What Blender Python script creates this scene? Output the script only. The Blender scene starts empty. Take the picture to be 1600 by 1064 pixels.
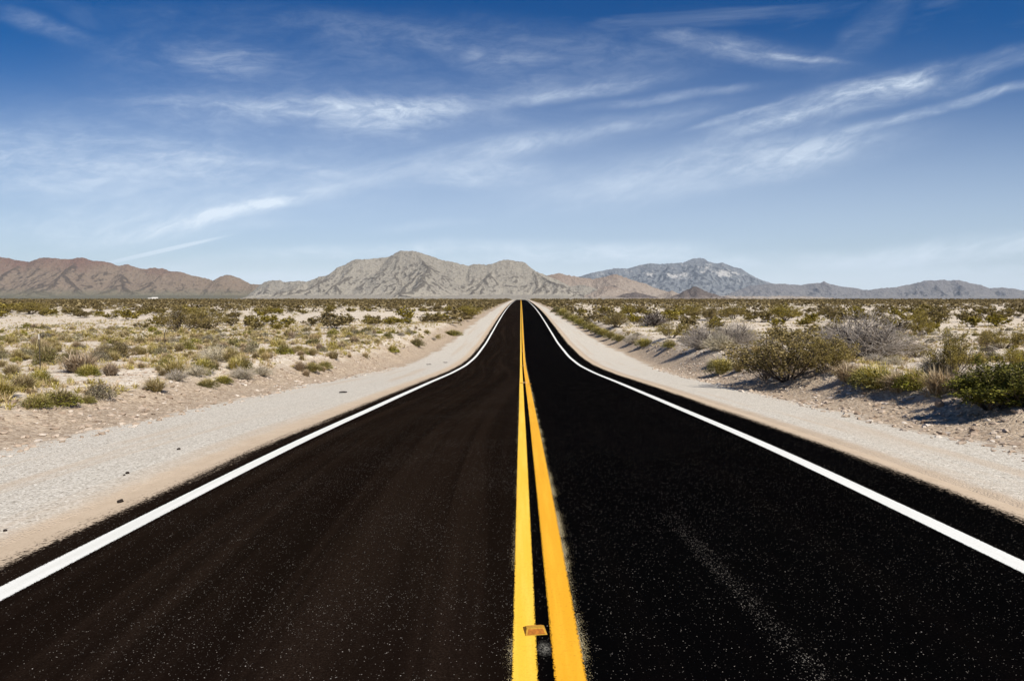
import bpy, math, random
import numpy as np
from mathutils import Vector
RS = np.random.RandomState
scene = bpy.context.scene
COL = scene.collection
F = 1067.0                       # focal length in photograph pixels (24 mm on a 36 mm sensor)
EYE = 1.8                        # eye height over the road
CAMX = -0.13
YAW = 0.0128
PITCH = math.atan(66.0 / F)

# ------------------------------------------------------------------ numbers: noise and splines
def pchip(xs, ys):
    xs = np.array(xs, float); ys = np.array(ys, float)
    h = np.diff(xs); d = np.diff(ys) / h
    m = np.zeros_like(xs); m[0] = d[0]; m[-1] = d[-1]
    for i in range(1, len(xs) - 1):
        if d[i-1] * d[i] > 0:
            w1 = 2*h[i] + h[i-1]; w2 = h[i] + 2*h[i-1]
            m[i] = (w1 + w2) / (w1/d[i-1] + w2/d[i])
    def f(x):
        x = np.asarray(x, float)
        i = np.clip(np.searchsorted(xs, x) - 1, 0, len(h) - 1)
        t = np.clip((x - xs[i]) / h[i], 0, 1)
        return ((2*t**3 - 3*t**2 + 1)*ys[i] + (t**3 - 2*t**2 + t)*h[i]*m[i]
                + (-2*t**3 + 3*t**2)*ys[i+1] + (t**3 - t**2)*h[i]*m[i+1])
    return f

def perlin(x, y, seed):
    r = RS(seed); perm = r.permutation(512); ang = r.rand(512) * 2 * np.pi
    gx, gy = np.cos(ang), np.sin(ang)
    xi = np.floor(x).astype(int); yi = np.floor(y).astype(int)
    xf = x - xi; yf = y - yi
    def g(ix, iy, dx, dy):
        k = perm[(perm[ix & 511] + iy) & 511]
        return gx[k]*dx + gy[k]*dy
    u = xf**3*(xf*(xf*6 - 15) + 10); v = yf**3*(yf*(yf*6 - 15) + 10)
    a = g(xi, yi, xf, yf); b = g(xi+1, yi, xf-1, yf)
    c = g(xi, yi+1, xf, yf-1); d = g(xi+1, yi+1, xf-1, yf-1)
    return (a + u*(b-a)) + v*((c + u*(d-c)) - (a + u*(b-a)))

def fbm(x, y, seed, octv=4, gain=0.5):
    s = 0; a = 1
    for k in range(octv):
        s = s + a*perlin(x*2**k + 13.7*k, y*2**k + 7.3*k, seed + k); a *= gain
    return s

def sstep(a, b, x):
    t = np.clip((x - a) / (b - a), 0, 1); return t*t*(3 - 2*t)

# ------------------------------------------------------------------ the lie of the land
ROADZ = pchip([-60, 0, 9, 17, 25.4, 36, 45, 55, 66, 80, 102, 137, 176, 248, 350, 495, 540, 620, 800, 1500, 3500, 16000],
              [0.6, -1.80, -2.17, -2.65, -3.18, -3.86, -4.30, -4.52, -4.50, -4.22, -3.72, -3.05, -2.55, -2.0, -1.6, -1.25, -1.25, -1.8, -4, -9, -10, -10])
FIELDZ = pchip([-60, 0, 13, 20, 34, 60, 110, 180, 300, 500, 545, 620, 800, 1500, 3500, 16000],
               [-1.0, -1.95, -2.2, -2.4, -2.85, -3.35, -3.05, -2.55, -2.1, -1.72, -1.72, -2.3, -4.5, -9, -10, -10])
SHO_L = pchip([-60, 5, 20, 29, 46, 80, 175, 300, 16000], [8.0, 8.0, 8.4, 8.6, 7.8, 7.3, 6.4, 6.0, 6.0])
SHO_R = pchip([-60, 5, 20, 30, 56, 80, 175, 300, 16000], [7.4, 7.4, 7.6, 7.9, 8.6, 7.7, 6.6, 6.0, 6.0])

def height(x, y):
    x = np.asarray(x, float); y = np.asarray(y, float)
    ax = np.abs(x); left = x < 0
    se = np.where(left, SHO_L(y), SHO_R(y))
    rz = ROADZ(y)
    sh = rz - 0.035*np.clip(ax - 4.2, 0, 6)*sstep(4.2, 6, ax) - 0.01
    far = sstep(20, 120, y)
    amp = sstep(se + 1.0, se + 5, ax)
    wid = np.where(left, 3.4, 3.2) + 1.0*perlin(x*0.05, y*0.11, 5)
    t = sstep(se + 0.2, se + wid, ax + 0.5*perlin(x*0.3, y*0.4, 9)*(1 - far*0.6))
    fz = FIELDZ(y) + amp*(0.32*fbm(x*0.05, y*0.05, 21, 3) + 0.16*fbm(x*0.25, y*0.25, 31, 3))
    fz = fz + amp*0.5*np.exp(-((x + 27)/11)**2 - ((y - 112)/16)**2)                 # pale sand mound
    berm = 0.42*np.exp(-((x - 10.9)/1.1)**2)*sstep(5, 11, y)*(1 - sstep(30, 44, y))*(0.75 + 0.6*perlin(x*0.2, y*0.35, 77))
    bank = t*(1 - t)*4*0.10*fbm(x*0.9, y*0.9, 41, 3)
    z = sh*(1 - t) + fz*t + berm + bank
    z = z + 0.025*fbm(x*1.3, y*1.3, 51, 3)*sstep(se - 0.5, se + 0.8, ax)
    return z + EYE

def cam_ray(px, py):
    dx = (px - 800)/F; dz = (532 - py)/F
    c, s = math.cos(PITCH), math.sin(PITCH)
    v = np.array([dx, c + s*dz, -s + c*dz])
    cy, sy = math.cos(YAW), math.sin(YAW)
    return np.array([cy*v[0] - sy*v[1], sy*v[0] + cy*v[1], v[2]])
TT = np.concatenate([np.arange(2, 60, 0.1), np.arange(60, 600, 0.5)])
def on_ground(px, py):
    """the point of the ground that the photograph shows at a pixel, and its distance"""
    r = cam_ray(px, py)
    X = CAMX + r[0]*TT; Y = r[1]*TT; Z = EYE + r[2]*TT
    below = np.nonzero(Z < height(X, Y))[0]
    i = below[0] if len(below) else len(TT) - 1
    return X[i], Y[i], float(height(X[i], Y[i])), TT[i]
def to_px(x, y):
    cy, sy = math.cos(YAW), math.sin(YAW)
    u = cy*(x - CAMX) + sy*y; v = -sy*(x - CAMX) + cy*y
    return 800 + F*u/np.maximum(v, .1)

# ------------------------------------------------------------------ materials
class NT:
    def __init__(s, tree): s.t = tree; s.n = tree.nodes; s.l = tree.links
    def add(s, kind, ins=None, **kw):
        nd = s.n.new(kind)
        for k, v in kw.items(): setattr(nd, k, v)
        for k, v in (ins or {}).items():
            sock = nd.inputs[k]
            if isinstance(v, bpy.types.NodeSocket): s.l.new(v, sock)
            else: sock.default_value = v
        return nd
    def math(s, op, a, b=None, c=None, clamp=False):
        ins = {0: a}
        if b is not None: ins[1] = b
        if c is not None: ins[2] = c
        return s.add('ShaderNodeMath', ins, operation=op, use_clamp=clamp).outputs[0]
    def mix(s, f, a, b, blend='MIX'):
        nd = s.add('ShaderNodeMix', data_type='RGBA', blend_type=blend)
        for sock, v in ((nd.inputs[0], f), (nd.inputs[6], a), (nd.inputs[7], b)):
            if isinstance(v, bpy.types.NodeSocket): s.l.new(v, sock)
            else: sock.default_value = v
        return nd.outputs[2]
    def noise(s, vec, scale, detail=3, rough=0.55, dist=0.0):
        return s.add('ShaderNodeTexNoise', {'Vector': vec, 'Scale': scale, 'Detail': detail, 'Roughness': rough, 'Distortion': dist}).outputs['Fac']
    def voro(s, vec, scale, out='Distance', rnd=1.0, feature='F1'):
        return s.add('ShaderNodeTexVoronoi', {'Vector': vec, 'Scale': scale, 'Randomness': rnd}, feature=feature).outputs[out]
    def step(s, v, a, b):
        return s.add('ShaderNodeMapRange', {'Value': v, 'From Min': a, 'From Max': b}, interpolation_type='SMOOTHSTEP', clamp=True).outputs[0]
    def ramp(s, f, stops):
        nd = s.add('ShaderNodeValToRGB', {'Fac': f}); cr = nd.color_ramp
        while len(cr.elements) < len(stops): cr.elements.new(0.5)
        for e, (p, c) in zip(cr.elements, stops): e.position = p; e.color = (*c, 1)
        return nd.outputs[0]
def rgb(r, g, b): return (r, g, b, 1.0)
def material(name):
    m = bpy.data.materials.new(name); m.use_nodes = True
    t = NT(m.node_tree); b = m.node_tree.nodes['Principled BSDF']
    b.inputs['Roughness'].default_value = 0.9
    b.inputs['Specular IOR Level'].default_value = 0.2
    return m, t, b
def plain(name, c, rough=0.8, var=0.15, scale=8.0, metal=0.0):
    m, t, b = material(name)
    v = t.add('ShaderNodeTexCoord').outputs['Object']
    n = t.noise(v, scale, 4, 0.6)
    t.l.new(t.mix(n, rgb(*[k*(1 - var) for k in c]), rgb(*[min(1, k*(1 + var)) for k in c])), b.inputs['Base Color'])
    b.inputs['Roughness'].default_value = rough; b.inputs['Metallic'].default_value = metal
    return m

def dirt_colour(t, pos):
    """sandy dirt, as it lies on the verge and spills on the asphalt"""
    n = t.noise(pos, 3.0, 5, 0.6); f = t.noise(pos, 55, 3, 0.6)
    c = t.mix(n, rgb(.40, .315, .225), rgb(.56, .455, .34))
    return t.mix(t.math('MULTIPLY', t.step(f, .52, .72), .6), c, rgb(.30, .23, .165))

def ground_material():
    m, t, b = material('desert_ground')
    pos = t.add('ShaderNodeNewGeometry').outputs['Position']
    sep = t.add('ShaderNodeSeparateXYZ', {0: pos}); X, Y = sep.outputs[0], sep.outputs[1]
    ax = t.math('ABSOLUTE', X)
    wob = t.math('MULTIPLY', t.math('SUBTRACT', t.noise(pos, .35, 4, .6), .5), 2.2)
    wob2 = t.math('MULTIPLY', t.math('SUBTRACT', t.noise(pos, 1.6, 5, .7), .5), 1.1)
    se = t.add('ShaderNodeAttribute', attribute_name='edge').outputs['Fac']       # lateral distance past the gravel's edge
    rel = t.math('ADD', t.math('ADD', se, wob), wob2)
    # gravel of the shoulder: grey and cream chips
    vc = t.add('ShaderNodeTexVoronoi', {'Vector': pos, 'Scale': 48.0}); chip = t.add('ShaderNodeSeparateColor', {0: vc.outputs['Color']}).outputs[0]
    gravel = t.ramp(chip, [(0, (.14, .122, .098)), (.14, (.36, .33, .275)), (.6, (.53, .495, .425)), (.9, (.65, .615, .54)), (1, (.78, .745, .67))])
    big = t.noise(pos, .7, 4, .6)
    gravel = t.mix(t.math('MULTIPLY', big, .5), gravel, rgb(.53, .47, .385))
    # streaks of wheel-packed sand along the road
    st = t.add('ShaderNodeMapping', {'Vector': pos, 'Scale': (1.3, .05, 1)})
    streak = t.step(t.noise(st.outputs[0], 1.0, 4, .6), .53, .68)
    dirt = dirt_colour(t, pos)
    gravel = t.mix(t.math('MULTIPLY', streak, .55), gravel, dirt)
    past = t.math('MAXIMUM', t.math('SUBTRACT', t.math('MULTIPLY', X, -1.0), 4.03), t.math('SUBTRACT', X, 4.57))
    sandy = t.math('SUBTRACT', 1.0, t.step(t.math('ADD', past, t.math('MULTIPLY', wob2, .35)), .38, .72))
    gravel = t.mix(sandy, gravel, dirt)
    # coarse dirt of the banks
    vd = t.add('ShaderNodeTexVoronoi', {'Vector': pos, 'Scale': 13.0}); clod = t.add('ShaderNodeSeparateColor', {0: vd.outputs['Color']}).outputs[0]
    bank = t.mix(t.math('MULTIPLY', t.step(clod, .0, 1.), .8), rgb(.25, .185, .125), rgb(.50, .405, .295))
    bank = t.mix(t.math('MULTIPLY', t.step(t.noise(pos, 28, 4, .7), .5, .62), .55), bank, rgb(.56, .47, .38))
    # open desert
    n1 = t.noise(pos, .12, 4, .6); n2 = t.noise(pos, 2.2, 6, .7); n3 = t.noise(pos, 14, 4, .7)
    field = t.mix(n1, rgb(.51, .43, .325), rgb(.61, .525, .415))
    field = t.mix(t.math('MULTIPLY', t.step(n2, .46, .64), .85), field, rgb(.72, .66, .57))
    field = t.mix(t.math('MULTIPLY', t.step(n3, .53, .62), .8), field, rgb(.21, .16, .105))
    field = t.mix(t.math('MULTIPLY', t.step(t.noise(pos, 5, 6, .8), .56, .66), .7), field, rgb(.28, .22, .14))
    field = t.mix(t.math('MULTIPLY', t.step(t.noise(pos, .5, 5, .7), .58, .75), .35), field, rgb(.36, .29, .18))
    # litter under the far scrub, and the scrubby plain beyond the rise
    field = t.mix(t.math('MULTIPLY', t.step(Y, 600, 1500), .75), field, rgb(.17, .155, .085))
    c = t.mix(t.step(rel, -.25, .25), gravel, bank)
    c = t.mix(t.step(rel, 1.7, 3.0), c, field)
    t.l.new(c, b.inputs['Base Color'])
    b.inputs['Roughness'].default_value = .95
    h1 = t.math('MULTIPLY', t.math('SUBTRACT', 1, vc.outputs['Distance']), .35)
    h2 = t.math('MULTIPLY', t.math('SUBTRACT', 1, vd.outputs['Distance']), t.math('MULTIPLY', t.step(rel, -.2, .4), 1.3))
    h = t.math('ADD', t.math('ADD', h1, h2), t.math('MULTIPLY', n2, .8))
    bp = t.add('ShaderNodeBump', {'Height': h, 'Strength': .75, 'Distance': .035})
    t.l.new(bp.outputs[0], b.inputs['Normal'])
    return m

def asphalt_material():
    m, t, b = material('fresh_asphalt')
    pos = t.add('ShaderNodeNewGeometry').outputs['Position']
    sep = t.add('ShaderNodeSeparateXYZ', {0: pos}); X, Y = sep.outputs[0], sep.outputs[1]
    sway = t.math('MULTIPLY', t.math('SINE', t.math('MULTIPLY', Y, .16)), .38)
    swp = t.add('ShaderNodeCombineXYZ', {0: t.math('ADD', X, sway), 1: Y}).outputs[0]
    st0 = t.add('ShaderNodeMapping', {'Vector': swp, 'Scale': (2.1, .04, 1)})
    st = t.add('ShaderNodeMapping', {'Vector': pos, 'Scale': (1.6, .035, 1)})
    sheen_wear = t.noise(st0.outputs[0], 1.0, 5, .6, .4)
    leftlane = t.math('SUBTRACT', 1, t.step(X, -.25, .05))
    sheen_tracks = t.math('MULTIPLY', t.step(sheen_wear, .42, .70), t.math('MULTIPLY_ADD', leftlane, .9, .06))
    base = t.mix(leftlane, rgb(.0012, .0011, .0013), rgb(.0062, .0038, .0027))  # left lane's brownish sheen is painted into its base colour
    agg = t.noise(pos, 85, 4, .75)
    sheen_tracks = t.math('MULTIPLY', sheen_tracks, t.math('MULTIPLY_ADD', t.step(agg, .40, .66), 1.0, .25))
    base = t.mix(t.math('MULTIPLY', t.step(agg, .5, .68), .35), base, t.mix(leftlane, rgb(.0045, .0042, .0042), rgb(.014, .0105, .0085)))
    base = t.mix(sheen_tracks, base, rgb(.0185, .0120, .0085))  # streaks carry the painted sheen along with faint tyre marks
    # chips of stone that show through the seal
    va = t.add('ShaderNodeTexVoronoi', {'Vector': pos, 'Scale': 140.0}); sa = t.add('ShaderNodeSeparateColor', {0: va.outputs['Color']}).outputs[0]
    vb = t.add('ShaderNodeTexVoronoi', {'Vector': pos, 'Scale': 75.0}); sb = t.add('ShaderNodeSeparateColor', {0: vb.outputs['Color']})
    patch = t.step(t.noise(pos, .9, 3, .6), .35, .7)
    thr = t.math('SUBTRACT', .962, t.math('MULTIPLY', t.math('MULTIPLY_ADD', leftlane, .085, .018), patch))
    trail = t.math('MULTIPLY', t.math('SUBTRACT', 1, t.step(t.math('ABSOLUTE', t.math('SUBTRACT', t.math('ADD', X, t.math('MULTIPLY', t.math('SUBTRACT', t.noise(pos, 1.5, 3), .5), .18)), t.math('MULTIPLY_ADD', Y, -.0455, 1.53))), .02, .13)),
                   t.math('MULTIPLY', t.step(Y, 2.2, 3.2), t.math('SUBTRACT', 1, t.step(Y, 5.2, 6.7))))
    thr = t.math('SUBTRACT', thr, t.math('MULTIPLY', trail, .26))
    dots = t.math('MULTIPLY', t.math('GREATER_THAN', sa, thr), t.math('SUBTRACT', 1, t.step(va.outputs['Distance'], .25, .50)))
    dotb = t.math('MULTIPLY', t.math('GREATER_THAN', sb.outputs[0], t.math('SUBTRACT', .986, t.math('MULTIPLY', trail, .10))), t.math('SUBTRACT', 1, t.step(vb.outputs['Distance'], .15, .30)))
    pale = t.mix(t.math('POWER', sb.outputs[1], 3.0), rgb(.022, .019, .017), rgb(.42, .38, .33))
    base = t.mix(t.math('MULTIPLY', dots, .8), base, pale)
    base = t.mix(t.math('MULTIPLY', dotb, t.math('POWER', sb.outputs[2], 2.5)), base, rgb(.46, .43, .39))
    # yellow overspray next to the centre lines
    d0 = t.math('ABSOLUTE', t.math('SUBTRACT', t.math('ABSOLUTE', t.math('SUBTRACT', X, .016)), .187))
    fine = t.noise(pos, 150, 3, .7)
    dn = t.math('ADD', t.step(d0, .0, .075), t.math('MULTIPLY', t.step(t.noise(pos, 1.3, 3, .6), .60, .40), .55))
    dn = t.math('ADD', dn, t.math('MULTIPLY', t.math('SUBTRACT', 1, t.step(X, -.1, .1)), t.math('MULTIPLY_ADD', t.step(Y, 3.4, 4.6), .35, .12)))
    sprayed = t.math('MULTIPLY', t.math('GREATER_THAN', fine, t.math('MULTIPLY_ADD', dn, .17, .50)), t.math('LESS_THAN', d0, .09))
    base = t.mix(t.math('MULTIPLY', sprayed, .8), base, t.mix(t.noise(pos, 60, 2, .5), rgb(.55, .40, .10), rgb(.60, .56, .45)))
    sx_ = t.math('MULTIPLY', X, 1.0); sy_ = t.math('MULTIPLY', t.math('SUBTRACT', Y, 3.60), .55)
    rr = t.math('SQRT', t.math('ADD', t.math('MULTIPLY', sx_, sx_), t.math('MULTIPLY', sy_, sy_)))
    spot = t.math('SUBTRACT', 1, t.step(t.math('ADD', rr, t.math('MULTIPLY', t.math('SUBTRACT', t.noise(pos, 45, 3, .7), .5), .08)), .0, .06))
    base = t.mix(t.math('MULTIPLY', spot, t.step(fine, .45, .6)), base, rgb(.22, .21, .18))
    # dirt that has crept over both edges
    e1 = t.math('SUBTRACT', t.math('MULTIPLY', X, -1.0), 4.03); e2 = t.math('SUBTRACT', X, 4.57)
    e = t.math('MAXIMUM', e1, e2)
    ragged = t.math('ADD', t.math('MULTIPLY', t.math('SUBTRACT', t.noise(st.outputs[0], 6.0, 4, .6), .5), .34),
                    t.math('MULTIPLY', t.math('SUBTRACT', t.noise(pos, 30, 5, .8), .5), .9))
    base = t.mix(t.step(t.math('ADD', e, ragged), -.07, .10), base, dirt_colour(t, pos))
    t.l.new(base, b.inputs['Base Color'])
    b.inputs['Roughness'].default_value = .85
    b.inputs['Specular IOR Level'].default_value = 0.0
    bp = t.add('ShaderNodeBump', {'Height': t.noise(pos, 110, 2, .6), 'Strength': .35, 'Distance': .004})
    t.l.new(bp.outputs[0], b.inputs['Normal'])
    return m

def paint_material(name, c, c2, worn):
    m, t, b = material(name)
    pos = t.add('ShaderNodeNewGeometry').outputs['Position']
    st = t.add('ShaderNodeMapping', {'Vector': pos, 'Scale': (14, .6, 1)})
    n = t.noise(st.outputs[0], 1.0, 4, .6); n2 = t.noise(pos, 140, 3, .7); n3 = t.noise(pos, .7, 3, .6)
    col = t.mix(t.math('MULTIPLY', t.step(n, .42, .66), .55), rgb(*c), rgb(*c2))
    col = t.mix(t.math('MULTIPLY', t.step(t.noise(pos, 60, 4, .8),   .52, .66), .55), col, rgb(*[k*.66 for k in c]))
    col = t.mix(t.math('MULTIPLY', n3, .35), col, rgb(*c2))
    col = t.mix(t.math('MULTIPLY', t.step(n2, .60, .70), worn), col, rgb(*[k*.45 for k in c]))
    t.l.new(col, b.inputs['Base Color']); b.inputs['Roughness'].default_value = .8
    bp = t.add('ShaderNodeBump', {'Height': n2, 'Strength': .3, 'Distance': .003})
    t.l.new(bp.outputs[0], b.inputs['Normal'])
    # the sprayed edge: the paint breaks up into dots over the stones
    e = t.add('ShaderNodeAttribute', attribute_name='side').outputs['Fac']
    hole = t.math('GREATER_THAN', t.math('ADD', e, t.math('MULTIPLY', t.math('SUBTRACT', t.noise(pos, 95, 5, .85), .5), 1.1)), .93)
    tr = t.add('ShaderNodeBsdfTransparent'); mx = t.add('ShaderNodeMixShader', {0: hole, 1: b.outputs[0], 2: tr.outputs[0]})
    out = [n for n in m.node_tree.nodes if n.type == 'OUTPUT_MATERIAL'][0]
    t.l.new(mx.outputs[0], out.inputs[0])
    return m

def leaf_material(name, stops, trans=.25, vary=.18):
    m, t, b = material(name)
    g = t.add('ShaderNodeNewGeometry').outputs['Random Per Island']
    o = t.add('ShaderNodeObjectInfo').outputs['Random']
    c = t.ramp(g, stops)
    v = t.math('MULTIPLY_ADD', o, 2*vary, 1 - vary)
    hs = t.add('ShaderNodeHueSaturation', {'Color': c, 'Value': v, 'Hue': t.math('MULTIPLY_ADD', o, .022, .486), 'Saturation': t.math('MULTIPLY_ADD', o, .3, .85)})
    t.l.new(hs.outputs[0], b.inputs['Base Color']); b.inputs['Roughness'].default_value = .75
    if trans:
        tl = t.add('ShaderNodeBsdfTranslucent', {'Color': hs.outputs[0]})
        mx = t.add('ShaderNodeMixShader', {0: trans, 1: b.outputs[0], 2: tl.outputs[0]})
        out = [n for n in m.node_tree.nodes if n.type == 'OUTPUT_MATERIAL'][0]
        t.l.new(mx.outputs[0], out.inputs[0])
    return m

def mountain_material(name, low, mid, high, pale, speck, sc=1.0, palef=.35, foot=None, footz=60):
    m, t, b = material(name)
    pos = t.add('ShaderNodeNewGeometry').outputs['Position']
    sep = t.add('ShaderNodeSeparateXYZ', {0: pos}); Z = sep.outputs[2]
    n1 = t.noise(pos, .0035/sc, 5, .6, .4); n2 = t.noise(pos, .02/sc, 6, .65); n3 = t.noise(pos, .09/sc, 4, .7)
    hgt = t.add('ShaderNodeAttribute', attribute_name='rel').outputs['Fac']
    c = t.mix(t.step(t.math('ADD', hgt, t.math('MULTIPLY', t.math('SUBTRACT', n1, .5), .9)), .35, .95), rgb(*mid), rgb(*high))
    c = t.mix(t.step(t.math('ADD', hgt, t.math('MULTIPLY', t.math('SUBTRACT', n2, .5), .4)), .0, .22), rgb(*low), c)
    c = t.mix(t.math('MULTIPLY', t.step(n2, .53, .70), palef), c, rgb(*pale))
    c = t.mix(t.math('MULTIPLY', t.step(t.noise(pos, .03/sc, 6, .8), .53, .64), .7), c, rgb(*speck))
    c = t.mix(t.math('MULTIPLY', t.step(n3, .52, .66), .65), c, rgb(*speck))
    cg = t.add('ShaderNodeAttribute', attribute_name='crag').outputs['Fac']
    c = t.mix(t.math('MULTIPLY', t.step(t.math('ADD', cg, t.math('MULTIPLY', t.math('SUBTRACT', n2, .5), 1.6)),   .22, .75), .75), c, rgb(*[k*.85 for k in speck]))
    rock = t.add('ShaderNodeAttribute', attribute_name='rock').outputs['Fac']
    c = t.mix(t.step(t.math('ADD', rock, t.math('MULTIPLY', t.math('SUBTRACT', t.noise(pos, .012/sc, 6, .75), .5), 3.6)), .66, 1.15), c, rgb(*[k*.92 for k in pale]))
    if foot is not None:
        c = t.mix(t.math('MULTIPLY', t.math('SUBTRACT', 1, t.step(t.math('ADD', Z, t.math('MULTIPLY', t.math('SUBTRACT', n2, .5), 50)), -5, footz)), .85), c, rgb(*foot))
    t.l.new(c, b.inputs['Base Color']); b.inputs['Roughness'].default_value = 1; b.inputs['Specular IOR Level'].default_value = 0
    bp = t.add('ShaderNodeBump', {'Height': t.math('ADD', n2, t.math('MULTIPLY', n3, .35)), 'Strength': 1.0, 'Distance': 24*sc})
    t.l.new(bp.outputs[0], b.inputs['Normal'])
    return m

# ------------------------------------------------------------------ meshes
def mk_mesh(name, V, faces, mats, midx=None, smooth=False):
    """faces: list of (m,3) or (m,4) index arrays"""
    me = bpy.data.meshes.new(name)
    V = np.asarray(V, np.float32)
    faces = [np.asarray(f, np.int32) for f in faces if len(f)]
    loops = np.concatenate([f.ravel() for f in faces])
    tot = np.concatenate([np.full(len(f), f.shape[1], np.int32) for f in faces])
    start = np.concatenate([[0], np.cumsum(tot)[:-1]]).astype(np.int32)
    me.vertices.add(len(V)); me.vertices.foreach_set('co', V.ravel())
    me.loops.add(len(loops)); me.loops.foreach_set('vertex_index', loops)
    me.polygons.add(len(tot)); me.polygons.foreach_set('loop_start', start); me.polygons.foreach_set('loop_total', tot)
    for m in mats: me.materials.append(m)
    if midx is not None: me.polygons.foreach_set('material_index', np.asarray(midx, np.int32))
    me.polygons.foreach_set('use_smooth', np.full(len(tot), smooth))
    me.update(calc_edges=True); me.validate()
    return me
def link(name, me, parent=None, loc=(0, 0, 0), rz=0, sc=(1, 1, 1), **props):
    o = bpy.data.objects.new(name, me); COL.objects.link(o)
    o.location = loc; o.rotation_euler = (0, 0, rz); o.scale = sc
    if parent: o.parent = parent
    for k, v in props.items():
        if v is not None: o[k] = v
    return o
def attr(me, name, vals):
    a = me.attributes.new(name, 'FLOAT', 'POINT'); a.data.foreach_set('value', np.asarray(vals, np.float32))

class Geo:
    """collects quads and triangles of one mesh"""
    def __init__(s): s.V = []; s.Q = []; s.T = []; s.n = 0
    def put(s, V, Q=None, T=None):
        if Q is not None and len(Q): s.Q.append(np.asarray(Q) + s.n)
        if T is not None and len(T): s.T.append(np.asarray(T) + s.n)
        s.V.append(np.asarray(V, float)); s.n += len(V)
    def arrays(s):
        V = np.concatenate(s.V); Q = np.concatenate(s.Q) if s.Q else np.zeros((0, 4), int); T = np.concatenate(s.T) if s.T else np.zeros((0, 3), int)
        return V, Q, T
    def mesh(s, name, mat, smooth=False):
        V, Q, T = s.arrays(); return mk_mesh(name, V, [Q, T], [mat], smooth=smooth)
    def tube(s, P, R, k=4):
        P = np.asarray(P, float); n = len(P); R = np.broadcast_to(R, (n,))
        d = np.gradient(P, axis=0); d /= np.linalg.norm(d, axis=1, keepdims=True) + 1e-9
        ref = np.where(np.abs(d[:, 2:3]) < .9, [[0, 0, 1.]], [[1., 0, 0]])
        a = np.cross(d, ref); a /= np.linalg.norm(a, axis=1, keepdims=True) + 1e-9; b = np.cross(d, a)
        th = np.arange(k)*2*np.pi/k
        V = (P[:, None] + R[:, None, None]*(np.cos(th)[None, :, None]*a[:, None] + np.sin(th)[None, :, None]*b[:, None])).reshape(-1, 3)
        i = np.arange(n - 1)[:, None]*k; j = np.arange(k)[None]
        Q = np.stack([i + j, i + (j + 1) % k, i + k + (j + 1) % k, i + k + j], -1).reshape(-1, 4)
        s.put(V, Q)
    def box(s, c, h, taper=1.0):
        c = np.array(c); x, y, z = h
        V = [[-x, -y, -z], [x, -y, -z], [x, y, -z], [-x, y, -z], [-x*taper, -y*taper, z], [x*taper, -y*taper, z], [x*taper, y*taper, z], [-x*taper, y*taper, z]]
        s.put(np.array(V) + c, [[3, 2, 1, 0], [4, 5, 6, 7], [0, 1, 5, 4], [1, 2, 6, 5], [2, 3, 7, 6], [3, 0, 4, 7]])

def leaves(g, C, size, rng, aspect=.5, up=0.0):
    n = len(C); a = rng.normal(size=(n, 3)); a[:, 2] += up; a /= np.linalg.norm(a, axis=1, keepdims=True)
    b = np.cross(a, rng.normal(size=(n, 3))); b /= np.linalg.norm(b, axis=1, keepdims=True) + 1e-9
    L = (size*(.6 + .8*rng.rand(n)))[:, None]
    V = np.stack([C - a*L*.5, C + b*L*aspect*.5, C + a*L*.5, C - b*L*aspect*.5], 1).reshape(-1, 3)
    g.put(V, np.arange(4*n).reshape(-1, 4))

def curve(p0, p1, bow, rng, n=5, jit=.03):
    t = np.linspace(0, 1, n)[:, None]
    L = np.linalg.norm(p1 - p0)
    P = p0 + (p1 - p0)*t + np.array(bow)*(t*(1 - t)*4) + rng.normal(size=(n, 3))*jit*L*np.sin(t*np.pi)
    return P

# unit bushes: about 1 high, about 1 wide
def creosote(seed, nleaf, leaf, nst=15, k=3, lean=.62):
    r = RS(seed); st = Geo(); lf = Geo(); C = []
    per = max(1, nleaf // (nst*7))
    for i in range(nst):
        az = i*2.399 + r.rand()*.9; q = r.rand()**.6
        tip = np.array([math.cos(az)*lean*q, math.sin(az)*lean*q, (.98 - .45*q*q)*(.72 + .28*r.rand())])
        base = np.array([math.cos(az), math.sin(az), 0])*.06*r.rand() + [0, 0, -.04]
        P = curve(base, tip, (math.cos(az)*.05*q, math.sin(az)*.05*q, -.02), r, 6)
        st.tube(P, np.linspace(.013, .003, 6), k)
        for j in range(6):
            t = .32 + .62*r.rand(); p0 = P[0] + (tip - P[0])*t + np.array([math.cos(az)*.05*q, math.sin(az)*.05*q, -.02])*(t*(1 - t)*4)
            d = r.normal(size=3)*[1, 1, .5] + [0, 0, .75] + .5*np.array([math.cos(az)*q, math.sin(az)*q, 0]); d /= np.linalg.norm(d)
            ln = .12 + .16*r.rand(); p1 = p0 + d*ln
            st.tube(np.array([p0, (p0 + p1)/2 + r.normal(size=3)*.01, p1]), np.array([.005, .003, .0015]), 3)
            s = r.rand(per, 1)**.7
            C.append(p0 + (p1 - p0)*(.2 + .9*s) + r.normal(size=(per, 3))*.034)
        s = .6 + .45*r.rand(per, 1); C.append(P[0] + (tip - P[0])*s + r.normal(size=(per, 3))*.035)
    C = np.concatenate(C); C[:, 2] = np.abs(C[:, 2])
    leaves(lf, C, leaf, r, .6)
    return st, lf
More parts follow.
